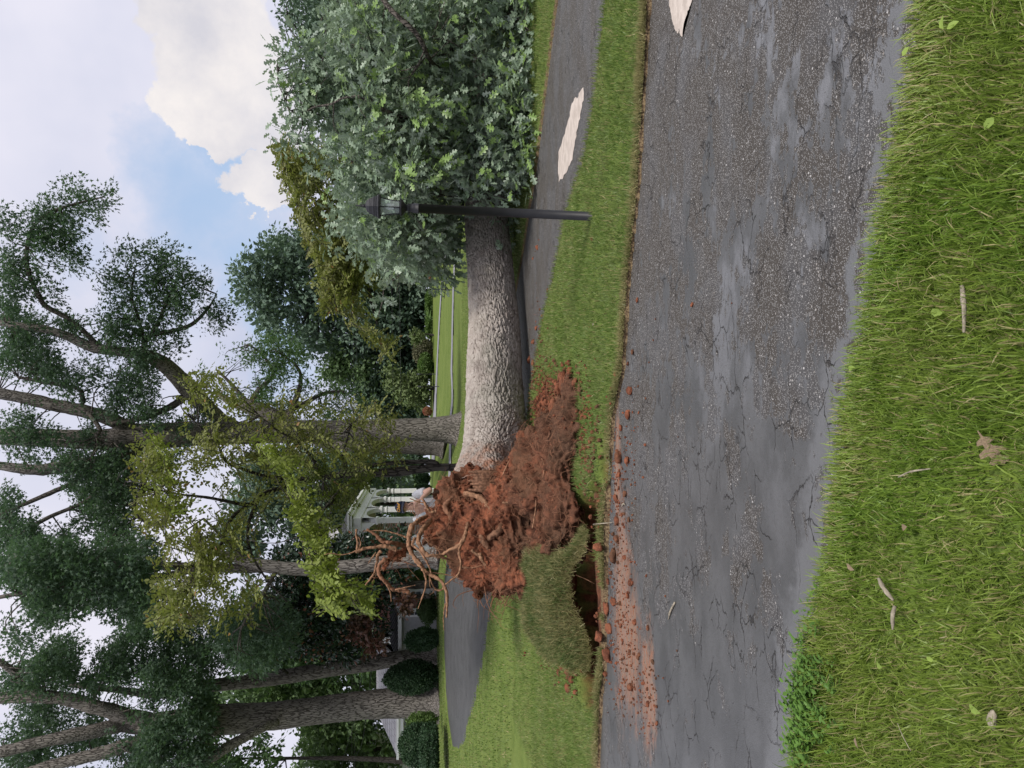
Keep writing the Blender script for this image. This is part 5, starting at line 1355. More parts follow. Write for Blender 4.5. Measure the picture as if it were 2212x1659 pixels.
for i in near:
    o = bpy.data.objects.new('leaf', lm); COL.objects.link(o); o.parent = FO
    o.matrix_local = Matrix.Translation(P_[i] - FOL) @ Matrix(R_[i].tolist()).to_4x4() @ Matrix.Scale(float(S_[i]), 4)
o = link('foliage', scatter('foliage', OAKV, OAKF, P_[~mk] - FOL, R_[~mk], S_[~mk]), ML_FALL, FO); o['kind'] = 'stuff'
twigs(FO, FLP, cf, MB_LIMB, .011, 620, maxd=2.6)

# ================================================================ TORN SOD
SODP = zp([(500, 905), (560, 890), (640, 925), (700, 920), (790, 860), (848, 795), (825, 850), (800, 910), (778, 970), (762, 1060), (770, 1150), (800, 1250), (835, 1350), (845, 1430), (830, 1495), (760, 1505), (700, 1480), (640, 1470), (590, 1440), (540, 1380), (500, 1300), (483, 1220), (490, 1150), (530, 1060), (485, 985)], 918, 810, .4232)
def sodY(x): return np.interp(x, [1110, 1235, 1265], [7.7, 6.50, 6.32])
SODP = [(min(x, x - 30 * sstep(1205, 1245, x)), y) for x, y in SODP]
SW = np.array([at(x, y, sodY(x)) for x, y in SODP])
xs = np.arange(SW[:, 0].min() - .1, SW[:, 0].max() + .1, .03); ys = np.arange(SW[:, 1].min() - .1, SW[:, 1].max() + .1, .03)
XX, YY = np.meshgrid(xs, ys, indexing='ij')
en = fbm(np.column_stack([XX.ravel() * 7, YY.ravel() * 7, XX.ravel() * 0]), 3, 90).reshape(XX.shape)
ins = sdist(XX, YY, SW[:, :2]) + en * .04
Acoef = np.linalg.lstsq(np.column_stack([SW[:, 0], SW[:, 1], np.ones(len(SW))]), SW[:, 2], rcond=None)[0]
def sodz(X, Y):
    X = np.asarray(X, float); Y = np.asarray(Y, float)
    z = Acoef[0] * X + Acoef[1] * Y + Acoef[2] + fbm(np.column_stack([X.ravel() * 2.5, Y.ravel() * 2.5, X.ravel() * 0]), 3, 91).reshape(X.shape) * .07
    d = sdist(X, Y, SW[:, :2])
    return z - .10 * np.exp(-np.maximum(d, 0) / .07)
ZZ = sodz(XX, YY)
nx_, ny_ = len(xs), len(ys)
Q = grid_faces(nx_, ny_); okv = (ins > 0).ravel()
Q = Q[okv[Q].all(1)]
used = np.unique(Q); mp_ = -np.ones(nx_ * ny_, int); mp_[used] = np.arange(len(used))
me = quads_mesh('turf_slab', np.column_stack([XX.ravel(), YY.ravel(), ZZ.ravel()])[used], mp_[Q])
TS = link('turf_slab', me, None); tag(TS, 'torn up slab of green turf tilted over the edge of the root hole', 'turf slab')
md = TS.modifiers.new('thick', 'SOLIDIFY'); md.thickness = .16; md.offset = -1
MG_SOD = m_grass('grass_sod', (.060, .110, .025), (.165, .205, .075), (.235, .225, .120), .30)
M_DARKSOIL = m_simple('dark_topsoil', (.085, .045, .030), .97, .08, .4, 18, bump=.9)
me.materials.append(M_DARKSOIL)
n = 36000
X = RNG.uniform(xs[0], xs[-1], n); Y = RNG.uniform(ys[0], ys[-1], n); k = sdist(X, Y, SW[:, :2]) > .0; X, Y = X[k], Y[k]
Zb = sodz(X, Y)
o = blades('grass', X, Y, Zb, RNG.choice([.05, .075, .10], len(X)), .0066, MG_SOD, 1.1, False, TS)
k = RNG.random(len(X)) < .22
o = blades('dry_grass', X[k], Y[k], Zb[k], np.full(k.sum(), .07), .005, MG_DRY, 1.0, False, TS)

pts = np.vstack([SW, SW[:1]]); E = np.array(dense([tuple(p[:2]) for p in pts], 30)); E = np.repeat(E, 9, 0) + RNG.normal(0, .03, (len(E) * 9, 2))
blades('dry_grass', E[:, 0], E[:, 1], sodz(E[:, 0], E[:, 1]) + .005, np.full(len(E), .07), .004, MG_DRY, 1.4, False, TS)
# ================================================================ CLODS OF CLAY
cm = []
for s in range(6):
    V = ICO2[0].copy() if False else ICO3[0].copy()
    V = V * (1 + fbm(V * 1.6 + s * 7, 3, s) * .45 + np.abs(fbm(V * 5 + s, 2, s + 9))[:, None].ravel() * .25)[:, None] * np.array([1, .85, .7])
    cm.append(mesh_faces('clay_clod', V, ICO3[1])); cm[-1].materials.append(M_CLAY)
def zz(l, ox, oy, k): return [(ox + a * k, oy + b * k, s) for a, b, s in l]
A9 = lambda l: zz(l, 1188, 540, .3255)
A10 = lambda l: zz(l, 1188, 1080, .3488)
A5 = lambda l: zz(l, 1026, 756, .1343)
A4 = lambda l: zz(l, 540, 486, .3255)
CL = []
def addc(lst, labs):
    for q, l in zip(lst, labs): CL.append((q, l))
addc(A9([(553, 333, 5), (910, 363, 4.5), (523, 677, 6), (492, 755, 4), (508, 935, 9), (497, 1093, 9), (447, 1180, 6), (440, 1375, 12), (490, 1395, 9), (436, 1490, 7), (475, 1620, 7), (418, 1650, 8), (668, 458, 2), (655, 598, 2), (628, 745, 2.2), (557, 905, 2.4), (607, 985, 2.8), (562, 1080, 3), (1165, 352, 1.8), (816, 1240, 1.8)]),
     ['round red clay clod on the driveway edge farthest right of the row', 'small red clay clod alone on the driveway right of the others', 'red clay clod by the driveway edge below the tip of the clay tongue', 'small dark clay clod tucked against the grass edge', 'large dark clay clod on the driveway edge, right one of a pair', 'large pale topped clay clod on the driveway edge, left one of a pair', 'brown clod at the grass edge beside the small dark hole', 'biggest lump of red clay spilled on the driveway edge', 'flat red clay lump in front of the biggest spilled lump', 'clay lump just left of the biggest spilled lump', 'clay lump lying on the driveway below the root ball', 'dark clay lump at the grass edge below the root ball',
      'tiny clay crumb on the driveway right of the clay tongue', 'pale tiny clay smear on the driveway', 'thin pale clay crumb below the small dark clod', 'small orange crumb beside the large dark clod', 'tan crumb between the two large clods', 'small tan crumb in front of the pale topped clod', 'tiny red crumb far out on the smooth asphalt', 'single tiny orange crumb in the middle of the driveway'])
addc(A10([(395, 130, 9), (465, 122, 5), (395, 240, 8), (332, 292, 12), (378, 345, 13), (340, 505, 6), (335, 672, 12), (375, 632, 8), (460, 592, 6), (520, 978, 5), (610, 1005, 5), (580, 792, 5), (340, 962, 13), (322, 845, 11), (480, 1160, 9), (580, 1265, 5.5), (635, 1385, 5), (685, 597, 2.4), (755, 935, 2.4), (702, 1248, 2.2), (325, 1078, 7), (432, 720, 4), (350, 800, 10), (120, 1060, 8), (150, 1110, 10), (125, 1165, 9), (170, 1190, 7), (62, 1065, 6), (530, 1180, 3), (500, 385, 2.6), (570, 470, 3)]),
     ['clay lump beside the white chip at the grass edge', 'square clay clod out on the asphalt in front of the white chip', 'ragged clay lump right of the heaped pair', 'tall clay lump of the heaped pair at the trench, upper', 'tall clay lump of the heaped pair at the trench, lower', 'small clod half under the grass edge beside the trench', 'big clay lump leaning into the trench edge', 'clay lump resting in front of the big leaning lump', 'dark clod sunk in the orange clay smear', 'dark round clod near the left end of the clay smear', 'dark red clod on the border of the smooth asphalt', 'dark clod at the edge of the smear toward the camera', 'largest clod at the left end of the trench', 'clay slab sliding out of the trench left of the middle', 'flattened clay patch left of the smear on the rough asphalt', 'small clod at the far left tail of the smear', 'last clod at the tip of the clay tail', 'single small crumb on the smooth lane near the pale stick', 'single small crumb left of the pale stick', 'tiny crumb beyond the clay tail', 'brown clod at the grass edge left of the trench', 'small clod standing on the orange clay smear', 'wide clay lump between slab and big lump at the trench',
      'clod of the small heap on the left grass, nearest the turf slab', 'middle clod of the small heap on the left grass', 'leftmost clod of the small heap on the left grass', 'front clod of the small heap on the left grass', 'lone clod behind the small heap on the left grass', 'tiny crumb beside the flattened patch', 'tiny red crumb right of the clay smear', 'small elongated crumb at the right of the smear'])
addc(A5([(850, 155, 7), (918, 212, 6.5), (938, 552, 4), (972, 622, 4), (1312, 222, 4), (1442, 245, 6), (1542, 200, 6.5), (1650, 272, 5), (1790, 296, 3), (1112, 830, 6), (1182, 970, 5), (1950, 926, 3.5), (1905, 1190, 5), (1890, 1475, 6), (930, 850, 5), (1720, 640, 9), (1480, 440, 16), (1520, 560, 17), (1440, 620, 15), (1570, 350, 10), (1640, 520, 9), (1510, 700, 14), (1420, 800, 13), (1560, 820, 12), (1310, 850, 10), (1460, 900, 14), (1290, 930, 11), (1400, 960, 13), (1540, 940, 13)]),
     ['broken clod leaning against the fallen trunk, the taller one', 'brown topped clod just below the one against the trunk', 'small clay crumb in grass behind the root ball near the trunk', 'clay crumb in grass left of the one near the trunk', 'small upright clod alone in the grass right of the clay tongue', 'ragged clod in grass just right of the clay tongue', 'upright red clod in grass at the right of the tongue', 'orange clod beside the tip of the clay tongue', 'small flat clod in the grass toward the driveway', 'upright clod in grass between trunk and clay tongue', 'round clod in grass at the upper edge of the tongue', 'small orange clod in the grass strip near the drive', 'red clod beside the white chip on the grass strip', 'red clod on the grass strip below the root ball', 'clod at the border of scattered crumbs under the trunk', 'flat clay lump at the near side of the tongue tip',
      'large smooth lump at the upper side of the clay tongue tip', 'largest lump in the middle of the clay tongue', 'rounded lump behind the middle of the clay tongue', 'pointed lump at the very tip of the clay tongue', 'small lump beside the dark gap in the clay tongue', 'rough lump left of the largest one in the tongue', 'crumbling lump at the waist of the clay tongue, far side', 'crumbling lump at the waist of the clay tongue, near side', 'dark lump at the far edge where the tongue widens', 'broad lump where the clay tongue widens, centre', 'low lump where the tongue joins the root ball, far side', 'low lump where the tongue joins the root ball, middle', 'low lump where the tongue joins the root ball, near side'])
addc(A4([(1895, 150, 5), (1865, 222, 2.5), (1912, 560, 3.5), (1926, 602, 3), (1960, 430, 3), (1890, 685, 5), (1870, 775, 6), (1885, 640, 2.5)]),
     ['red clod on the second lane left of the lamp post', 'tiny clay crumb on the second lane near the trunk', 'small dark crumb at the lane edge, right of the row', 'small red crumb at the grass edge of the lane', 'red crumb in the grass edge nearest the lamp post', 'dark clod on the lane edge in the middle of the row', 'lumpy clod at the left end of the row on the lane', 'tiny crumb between the clods on the lane edge'])
CL.append(((1281, 517, 4.5), 'flat orange clod in the grass left of the lamp post foot'))
CL.append(((1241, 375, 2.5), 'dark red pebble on the second lane in front of the bare patch'))
for i, ((x, y, s), lab) in enumerate(CL):
    q = gp(x, y)
    onp = lawnmask(np.array([q[0]]), np.array([q[1]]))[0] > 0
    sz = s * q[1] / F * (1.15 if onp else 1.1)
    zg = float(groundz(np.array([q[0]]), np.array([q[1]]))[0]) if not onp else float(terrain(q[0], q[1])) - .033
    sod_in = sdist(np.array([q[0]]), np.array([q[1]]), SW[:, :2])[0] > 0
    zz_ = max(zg, float(terrain(q[0], q[1])) - .05) + (sz * .28 if onp else sz * .55)
    o = link('clay_clod', cm[i % 6]); o.location = (q[0], q[1], zz_)
    o.scale = (sz, sz * random.uniform(.8, 1.1), sz * random.uniform(.7, 1.0)); o.rotation_euler = (random.uniform(-.3, .3), random.uniform(-.3, .3), random.uniform(0, 6.28))
    tag(o, lab, 'clod', 'clods of red clay flung from the root ball')
# crumbs nobody could count
pts = []
for (x, y, sx, sy, n) in ((1330, 1300, 18, 110, 330), (1345, 1420, 18, 60, 200), (1390, 1500, 12, 50, 90), (1325, 1080, 10, 90, 160), (1350, 1000, 12, 70, 60), (1210, 840, 26, 26, 340), (1170, 860, 20, 40, 420), (1160, 800, 22, 40, 120), (1155, 680, 12, 70, 90), (1225, 1430, 12, 26, 200), (1190, 1400, 20, 30, 130), (1285, 1000, 14, 90, 200), (1265, 930, 8, 60, 120)):
    for _ in range(n):
        a, b = x + RNG.normal(0, sx), y + RNG.normal(0, sy)
        pts.append(gp(a, b))
pts = np.array(pts); onp = lawnmask(pts[:, 0], pts[:, 1]) > 0
sz = np.abs(RNG.normal(0, .0055, len(pts))) + .002; sz = np.where(onp, sz, sz * 2.0)
pts[:, 2] = np.where(onp, terrain(pts[:, 0], pts[:, 1]) - .033 + sz * .3, np.maximum(groundz(pts[:, 0], pts[:, 1]), terrain(pts[:, 0], pts[:, 1]) - .06) + .02)
R = frames(RNG.normal(0, 1, (len(pts), 3)), RNG.normal(0, 1, (len(pts), 3)))
tag(link('clay_crumbs', scatter('clay_crumbs', Tm, Tf, pts, R, sz[:, None] * RNG.uniform(.5, 1.3, (len(sz), 3))), M_CLAY), 'fine red clay crumbs scattered over drive edge and grass around the root ball', kind='stuff')

# ================================================================ LAMP POSTS
M_BLACK = m_simple('black_paint', (.016, .016, .019), .5, .3, .2, 8, bump=.05)
M_BLACKR = m_simple('black_cast_metal', (.016, .016, .020), .55, .35, .35, 60, bump=.3)
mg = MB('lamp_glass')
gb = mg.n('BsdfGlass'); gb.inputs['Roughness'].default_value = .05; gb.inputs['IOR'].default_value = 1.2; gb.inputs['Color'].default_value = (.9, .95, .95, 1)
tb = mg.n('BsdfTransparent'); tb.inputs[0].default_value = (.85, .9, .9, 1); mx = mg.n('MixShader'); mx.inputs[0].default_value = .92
mg.t.links.new(gb.outputs[0], mx.inputs[1]); mg.t.links.new(tb.outputs[0], mx.inputs[2]); df = mg.n('BsdfDiffuse'); df.inputs[0].default_value = (.7, .75, .75, 1); m2_ = mg.n('MixShader'); m2_.inputs[0].default_value = .22; mg.t.links.new(mx.outputs[0], m2_.inputs[1]); mg.t.links.new(df.outputs[0], m2_.inputs[2]); mg.t.links.new(m2_.outputs[0], mg.out.inputs[0])  # white diffuse mixed into the panes imitates a pale sky reflection
M_BULB = m_simple('bulb_glass', (.75, .76, .74), .1, .6, .02, 5)

def lathe(name, prof, mat, parent, seg=6, rot=0.0, smooth=False, cx=0, cy=0):
    V = []; 
    for r, z in prof:
        for j in range(seg):
            a = 2 * math.pi * j / seg + rot; V.append((cx + r * math.cos(a), cy + r * math.sin(a), z))
    Q = [tuple(q) for q in grid_faces(len(prof), seg, True)]
    V = np.array(V); k = len(V); V = np.vstack([V, [(cx, cy, prof[0][1]), (cx, cy, prof[-1][1])]])
    for j in range(seg):
        Q.append((k, (j + 1) % seg, j)); Q.append((k + 1, (len(prof) - 1) * seg + j, (len(prof) - 1) * seg + (j + 1) % seg))
    return link(name, mesh_faces(name, V, Q, smooth), mat, parent)

def lamp_post():
    t = empty('lamp_post', (0, 0, 0))
    lathe('post', [(.040, -.1), (.040, 1.572)], M_BLACK, t, 28, smooth=True)
    lathe('collar', [(.043, 1.56), (.043, 1.60), (.038, 1.612), (.034, 1.64), (.040, 1.648), (.024, 1.66)], M_BLACKR, t, 20, smooth=True)
    L = lathe('lantern', [(.024, 1.655), (.034, 1.668), (.060, 1.69), (.082, 1.705), (.084, 1.714), (.066, 1.718), (.066, 1.726)], M_BLACKR, t, 6, .3)
    r0, r1, z0, z1 = .064, .094, 1.724, 1.895
    for j in range(6):
        a = 2 * math.pi * j / 6 + .3; b = 2 * math.pi * (j + 1) / 6 + .3
        pts = []
        for k in range(7):
            u = k / 6; r = r0 + (r1 - r0) * (u ** 1.6) - .003 * math.sin(u * math.pi); pts.append((r * math.cos(a), r * math.sin(a), z0 + (z1 - z0) * u))
        tube_obj('rib', [(*q, .0048) for q in pts], M_BLACKR, L, ns=10, na=5, rough=0, world=True)
        V = []
        for k in range(7):
            u = k / 6; r = (r0 + (r1 - r0) * (u ** 1.6)) * .98; z = z0 + (z1 - z0) * u
            for e in (a, b): V.append((r * math.cos(e), r * math.sin(e), z))
        me = mesh_faces('pane', np.array(V), [(2 * i, 2 * i + 1, 2 * i + 3, 2 * i + 2) for i in range(6)], False)
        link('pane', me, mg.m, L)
    rf = lathe('lantern_roof', [(.094, 1.888), (.118, 1.892), (.121, 1.905), (.104, 1.916), (.102, 1.93), (.096, 1.934), (.094, 1.948), (.086, 1.955), (.074, 1.985), (.052, 2.008), (.022, 2.018), (.020, 2.024)], M_BLACKR, t, 6, .3)
    lathe('finial', [(.010, 2.02), (.017, 2.03), (.017, 2.038), (.008, 2.045), (.012, 2.055), (.006, 2.065), (.007, 2.10), (.003, 2.106)], M_BLACKR, rf, 10, smooth=True)
    s = lathe('socket', [(.014, 1.72), (.014, 1.775), (.006, 1.778)], M_BLACKR, L, 10, smooth=True)
    for j in range(3):
        a = j * 2.09
        lathe('bulb', [(.006, 1.775), (.011, 1.79), (.013, 1.805), (.009, 1.825), (.002, 1.848)], M_BULB, L, 10, smooth=True, cx=.018 * math.cos(a), cy=.018 * math.sin(a))
    return t
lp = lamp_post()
b = gp(1277, 467.5); tp = at(762, 443.5, b[1]); lp.location = tuple(b)
ax = Vector(tp - b); ax.normalize(); lp.rotation_mode = 'QUATERNION'; lp.rotation_quaternion = Vector((0, 0, 1)).rotation_difference(ax)
tag(lp, 'black lamp post with glass lantern standing in front of the fallen crown', 'lamp post', 'black garden lamp posts')
def copy_tree(o, parent=None):
    c = o.copy(); COL.objects.link(c); c.parent = parent
    for ch in [x for x in bpy.data.objects if x.parent == o]: copy_tree(ch, c)
    return c
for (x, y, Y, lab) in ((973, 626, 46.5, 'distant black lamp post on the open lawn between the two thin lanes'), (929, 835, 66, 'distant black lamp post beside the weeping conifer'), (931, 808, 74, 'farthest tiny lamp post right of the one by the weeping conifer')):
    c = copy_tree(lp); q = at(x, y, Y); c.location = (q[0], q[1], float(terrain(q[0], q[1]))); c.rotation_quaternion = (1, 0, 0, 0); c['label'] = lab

# ================================================================ PERSON
YP = 12.0
pg = at(990, 1090, YP); pg[2] = terrain(pg[0], pg[1])
PE = empty('person', pg); PG = np.array(pg)
def J(x, y, Y=YP): return at(x, y, Y)
def tb(pts, n=14, na=16): return tube_np(np.array([p[0] for p in pts]), np.array([p[1] for p in pts]), n, na)
m = MB('skin'); p = m.pos(); nn = m.noise(p, 30, 4)
sb = m.n('BsdfPrincipled'); m.set(sb.inputs['Base Color'], m.mix(m.ramp(nn, .35, .65), (.42, .23, .17), (.52, .31, .24))); sb.inputs['Roughness'].default_value = .5
sb.inputs['Subsurface Weight'].default_value = .0; m.t.links.new(sb.outputs[0], m.out.inputs[0]); M_SKIN = m.m
hc = J(872, 1095)
gz = PG[2]
hipL, hipR = np.array([PG[0] - .09, YP, gz + .95]), np.array([PG[0] + .09, YP, gz + .95])
shL, shR = J(902, 1118), J(900, 1072)
elR, wrR = J(931, 1057, YP - .16), J(909, 1078, YP - .25)
elL, wrL = J(938, 1128, YP + .02), J(968, 1126, YP - .12)
neck = J(897, 1096)
parts = [ell(hc, (.078, .098, .112), tilt=0), ell(hc + [0, -.015, -.062], (.056, .075, .062)), ell(hc + [.002, -.102, -.018], (.013, .018, .022)), ell(hc + [-.078, .0, -.01], (.012, .022, .032)), ell(hc + [.078, .0, -.01], (.012, .022, .032)),
         ell(hc + [0, -.088, .024], (.050, .016, .012)), ell(hc + [0, -.082, -.062], (.026, .012, .008)), ell(hc + [0, -.068, -.098], (.026, .022, .020)),
         tb([(hc + [0, .01, -.05], .055), (neck, .060), (neck + [0, 0, -.08], .075)]),
         tb([(shR, .062), ((shR + elR) / 2, .052), (elR, .043)]), tb([(elR, .045), (elR * .6 + wrR * .4, .044), (wrR, .027)]),
         tb([(shL, .062), ((shL + elL) / 2, .052), (elL, .043)]), tb([(elL, .045), (elL * .6 + wrL * .4, .044), (wrL, .027)]),
         tb([(neck, .12), (J(930, 1094), .15), (J(975, 1090), .14), (PG + [0, 0, .95], .15)]),
         tb([(hipL, .085), (hipL + [-.01, -.02, -.45], .055), (PG + [-.11, 0, .09], .04)]), tb([(hipR, .085), (hipR + [.01, -.02, -.45], .055), (PG + [.11, 0, .09], .04)])]
# raised hand: palm against the chin, four fingers and a thumb
palm = J(898, 1086, YP - .20); kn = J(893, 1094, YP - .17)
parts += [ell((wrR + palm) / 2, (.036, .02, .040)), ell(palm, (.040, .018, .042))]
for i, (dx, dyy, ln) in enumerate(((-14, 2, .9), (-8, 5, 1.0), (-2, 7, 1.0), (5, 6, .85))):
    a0 = J(895 + dx * .45, 1090 + dyy * .3, YP - .20); a1 = J(893 + dx * .75, 1099 + dyy * .5, YP - .195); a2 = J(893 + dx * .85 + 1, 1105 + dyy * .7 * ln, YP - .165)
    parts.append(tb([(a0, .0105), (a1, .0095), (a2, .0075)], 10, 8))
parts.append(tb([(J(903, 1084, YP - .2), .013), (J(888, 1086, YP - .19), .011), (J(881, 1091, YP - .15), .009)], 10, 8))
for s, wv_, dr in ((-1, wrL, (0, -.02, -1)),):
    for k in range(4):
        o0 = wv_ + np.array([(k - 1.5) * .019, -.01, -.07]); parts.append(tb([(o0 + [0, 0, .05], .010), (o0 + [0, -.008, -.04], .009), (o0 + [0, -.03, -.075 + abs(k - 1.5) * .006], .007)], 8, 8))
    parts.append(ell(wv_ + [0, 0, -.05], (.038, .018, .05))); parts.append(tb([(wv_ + [.03, -.01, -.03], .012), (wv_ + [.05, -.03, -.075], .009)], 6, 8))
bm_ = vox([(V, Q) for V, Q in parts], .008, 'body', 2)
me_set(bm_, me_co(bm_) - PG); link('body', bm_, M_SKIN, PE)
M_SHIRT = m_simple('grey_tee', (.52, .52, .56), .85, .1, .06, 12, bump=.15)
sp = [tb([(neck + [0, 0, .01], .085), (neck + [0, .0, -.05], .125), (J(925, 1094), .175), (J(955, 1092), .165), (PG + [0, 0, .90], .170)], 20, 24), ell(J(916, 1095), (.205, .125, .14)),
      tb([(shR + [-.02, 0, .01], .085), (shR + [.02, 0, -.02], .085), (shR * .42 + elR * .58, .078)]), tb([(shL + [.02, 0, .01], .085), (shL + [-.02, 0, -.02], .085), (shL * .42 + elL * .58, .078)])]
sm_ = vox(sp, .012, 'shirt', 3); V = me_co(sm_); N = me_no(sm_)
V = V + N * (fbm(V * np.array([9, 9, 5]), 3, 77) * .012 + np.abs(fbm(V * np.array([5, 5, 12]) + 3, 2, 78))[:, ] * .010)[:, None]
V[:, 1] = YP + (V[:, 1] - YP) * .85
me_set(sm_, V - PG); SH = link('shirt', sm_, M_SHIRT, PE)
tp_ = [tb([(PG + [-.05, 0, .97], .155), (PG + [.05, 0, .97], .155)], 6, 20)] + [tb([(PG + [s * .085, 0, .95], .110), (PG + [s * .10, -.02, .5], .085), (PG + [s * .115, 0, .06], .075)]) for s in (-1, 1)]
tr_ = vox(tp_, .014, 'trousers', 2); me_set(tr_, me_co(tr_) - PG); link('trousers', tr_, m_simple('dark_shorts', (.04, .05, .08), .9, .1), PE)
for s in (-1, 1):
    V, Q = ell(PG + [s * .12, -.07, .045], (.048, .14, .045)); link('shoe', mesh_faces('shoe', V - PG, Q), m_simple('shoe', (.08, .07, .07), .7), PE)
M_CAP = m_simple('navy_cloth', (.012, .018, .040), .75, .2, .1, 30)
M_CAPB = m_simple('navy_brim', (.040, .045, .070), .7, .2, .1, 30)
cc = hc + np.array([0, .0, .035])
V = ICO3[0].copy(); V[:, 2] = np.maximum(V[:, 2], -.12); V = V * np.array([.100, .114, .112])
V[:, 1] -= .012 * np.clip(V[:, 2] / .1, 0, 1)
CP_ = link('cap', mesh_faces('cap', V + cc - PG, ICO3[1]), M_CAP, PE)
# curved brim
bv, bq = [], []
for i in range(15):
    a = math.pi * (1 + i / 14)
    for k, r in enumerate((.9, 1.25, 1.62)):
        bv.append((cc[0] + math.cos(a) * .094 * (1 if k < 2 else .98), cc[1] - .02 + math.sin(a) * .100 * r, cc[2] - .004 - (.040 * (r - .9)) - .028 * math.cos(a) ** 2 * (r - .5)))
bq = [tuple(q) for q in grid_faces(15, 3)]
br = link('brim', mesh_faces('brim', np.array(bv) - PG, bq), M_CAPB, CP_); md = br.modifiers.new('t', 'SOLIDIFY'); md.thickness = .006
V, Q = ell(hc + [0, .02, .0], (.083, .096, .070)); V = V[:, :]; link('hair', mesh_faces('hair', V - PG, Q), m_simple('grey_brown_hair', (.16, .11, .08), .8), PE)
def textobj(name, s, size, mat, parent, loc, shear=0.0, depth=.0015, bend=None, ls=1.0, off=0):
    cu = bpy.data.curves.new('t', 'FONT'); cu.body = s; cu.size = size; cu.align_x = 'CENTER'; cu.align_y = 'CENTER'; cu.shear = shear; cu.extrude = depth; cu.space_character = ls; cu.offset = off
    ob = bpy.data.objects.new('t', cu); COL.objects.link(ob)
    me = bpy.data.meshes.new_from_object(ob.evaluated_get(bpy.context.evaluated_depsgraph_get())); bpy.data.objects.remove(ob)
    V = me_co(me); W_ = np.column_stack([V[:, 0], -V[:, 2], V[:, 1]])
    if bend: W_[:, 1] += bend[0] * W_[:, 0] ** 2 + bend[1] * (W_[:, 2]) ** 2
    me.vertices.foreach_set('co', (W_ + np.array(loc) - PG).astype(np.float32).ravel()); me.update(); me.name = name
    return link(name, me, mat, parent)
textobj('cap_lettering', 'Chief', .070, m_simple('orange_thread', (.75, .38, .08), .6), CP_, cc + [0, -.128, .045], .35, .004, (4.6, 5.0), .95, .0016)
textobj('shirt_lettering', 'NAKUI', .062, m_simple('grey_print', (.10, .10, .12), .8), SH, J(925, 1098, YP - .165), 0, .003, None, 1.2, .0012)
tag(PE, 'person in grey tee shirt and navy cap, hand on chin, behind the roots', 'person')

# ================================================================ HOUSES
def m_brick(name, c1, c2, mortar):
    m = MB(name); tcn = m.n('TexCoord'); mp = m.n('Mapping'); m.set(mp.inputs[0], tcn.outputs['Object']); mp.inputs['Rotation'].default_value = (math.pi / 2, 0, 0)
    b = m.n('TexBrick', Scale=1.0); b.inputs['Brick Width'].default_value = .21; b.inputs['Row Height'].default_value = .075; b.inputs['Mortar Size'].default_value = .008
    m.set(b.inputs['Vector'], mp.outputs[0]); m.set(b.inputs['Color1'], c1); m.set(b.inputs['Color2'], c2); m.set(b.inputs['Mortar'], mortar)
    m.pbsdf(b.outputs[0], .9, .15); return m.m
M_BRICK = m_brick('red_brick', (.22, .085, .065), (.30, .13, .10), (.30, .26, .24))
M_WHITE = m_simple('white_trim', (.86, .86, .86), .6, .3, .05, 2)
M_STUCCO = m_simple('grey_stucco', (.48, .48, .50), .9, .1, .08, 6, bump=.3)
M_WIN = m_simple('window_glass', (.06, .075, .08), .12, .6, .2, 1)
M_WING = m_simple('green_window', (.26, .36, .33), .2, .5, .1, 1)
M_CEIL = m_simple('porch_ceiling', (.42, .38, .35), .8, .1, .05, 2)
m = MB('shingles'); tcn = m.n('TexCoord'); mp = m.n('Mapping'); m.set(mp.inputs[0], tcn.outputs['Object']); mp.inputs['Rotation'].default_value = (math.pi / 2, 0, 0)
b = m.n('TexBrick', Scale=1.0); b.inputs['Brick Width'].default_value = .34; b.inputs['Row Height'].default_value = .13; b.inputs['Mortar Size'].default_value = .012
m.set(b.inputs['Vector'], mp.outputs[0]); m.set(b.inputs['Color1'], (.34, .33, .34)); m.set(b.inputs['Color2'], (.42, .41, .42)); m.set(b.inputs['Mortar'], (.17, .165, .17)); m.pbsdf(b.outputs[0], .9, .15); M_SHINGLE = m.m
M_METAL = m_simple('grey_metal_roof', (.40, .40, .44), .4, .5, .05, 2)

def house(name, label, x, y, Y):
    q = at(x, y, Y); q[2] = terrain(q[0], q[1]); o = empty(name, q); tag(o, label, 'house'); return o, np.array(q)
def wbox(name, par, x0, x1, y0, y1, Y, dep, mat, to_ground=False, off=0.0):
    """wall block: picture window x0..x1, y0..y1 on the plane Y, going back dep metres"""
    a = at(x0, (y0 + y1) / 2, Y); b_ = at(x1, (y0 + y1) / 2, Y); L = at(x0, y1, Y)[0]; Rr = at(x0, y0, Y)[0]
    zt, zb = a[2], b_[2]
    if to_ground: zb = par.location[2] - .4
    return boxes(name, [(((L + Rr) / 2, Y + dep / 2 + off, (zt + zb) / 2), (abs(Rr - L), dep, zt - zb))], mat, par)
def window(par, x0, x1, y0, y1, Y, glass=M_WIN, nx=3, nz=2):
    f = wbox('window', par, x0, x1, y0, y1, Y - .05, .10, M_WHITE)
    L, Rr = at(x0, y1, Y)[0], at(x0, y0, Y)[0]; zt, zb = at(x0, y0, Y)[2], at(x1, y0, Y)[2]; w_, h_ = Rr - L, zt - zb; b_ = .07
    f.parent = par
    pw, ph = (w_ - 2 * b_ - (nx - 1) * .03) / nx, (h_ - 2 * b_ - (nz - 1) * .03) / nz
    for i in range(nx):
        for j in range(nz):
            V = boxv((L + b_ + pw / 2 + i * (pw + .03), Y - .06, zb + b_ + ph / 2 + j * (ph + .03)), (pw, .04, ph)) - np.array(par.location)
            link('pane', mesh_faces('pane', V, BOXF, False), glass, f)
    s = boxes('sill', [(((L + Rr) / 2, Y - .10, zb - .03), (w_ + .16, .18, .07))], M_WHITE, None); me = s.data; me_set(me, me_co(me) - np.array(par.location)); s.parent = f

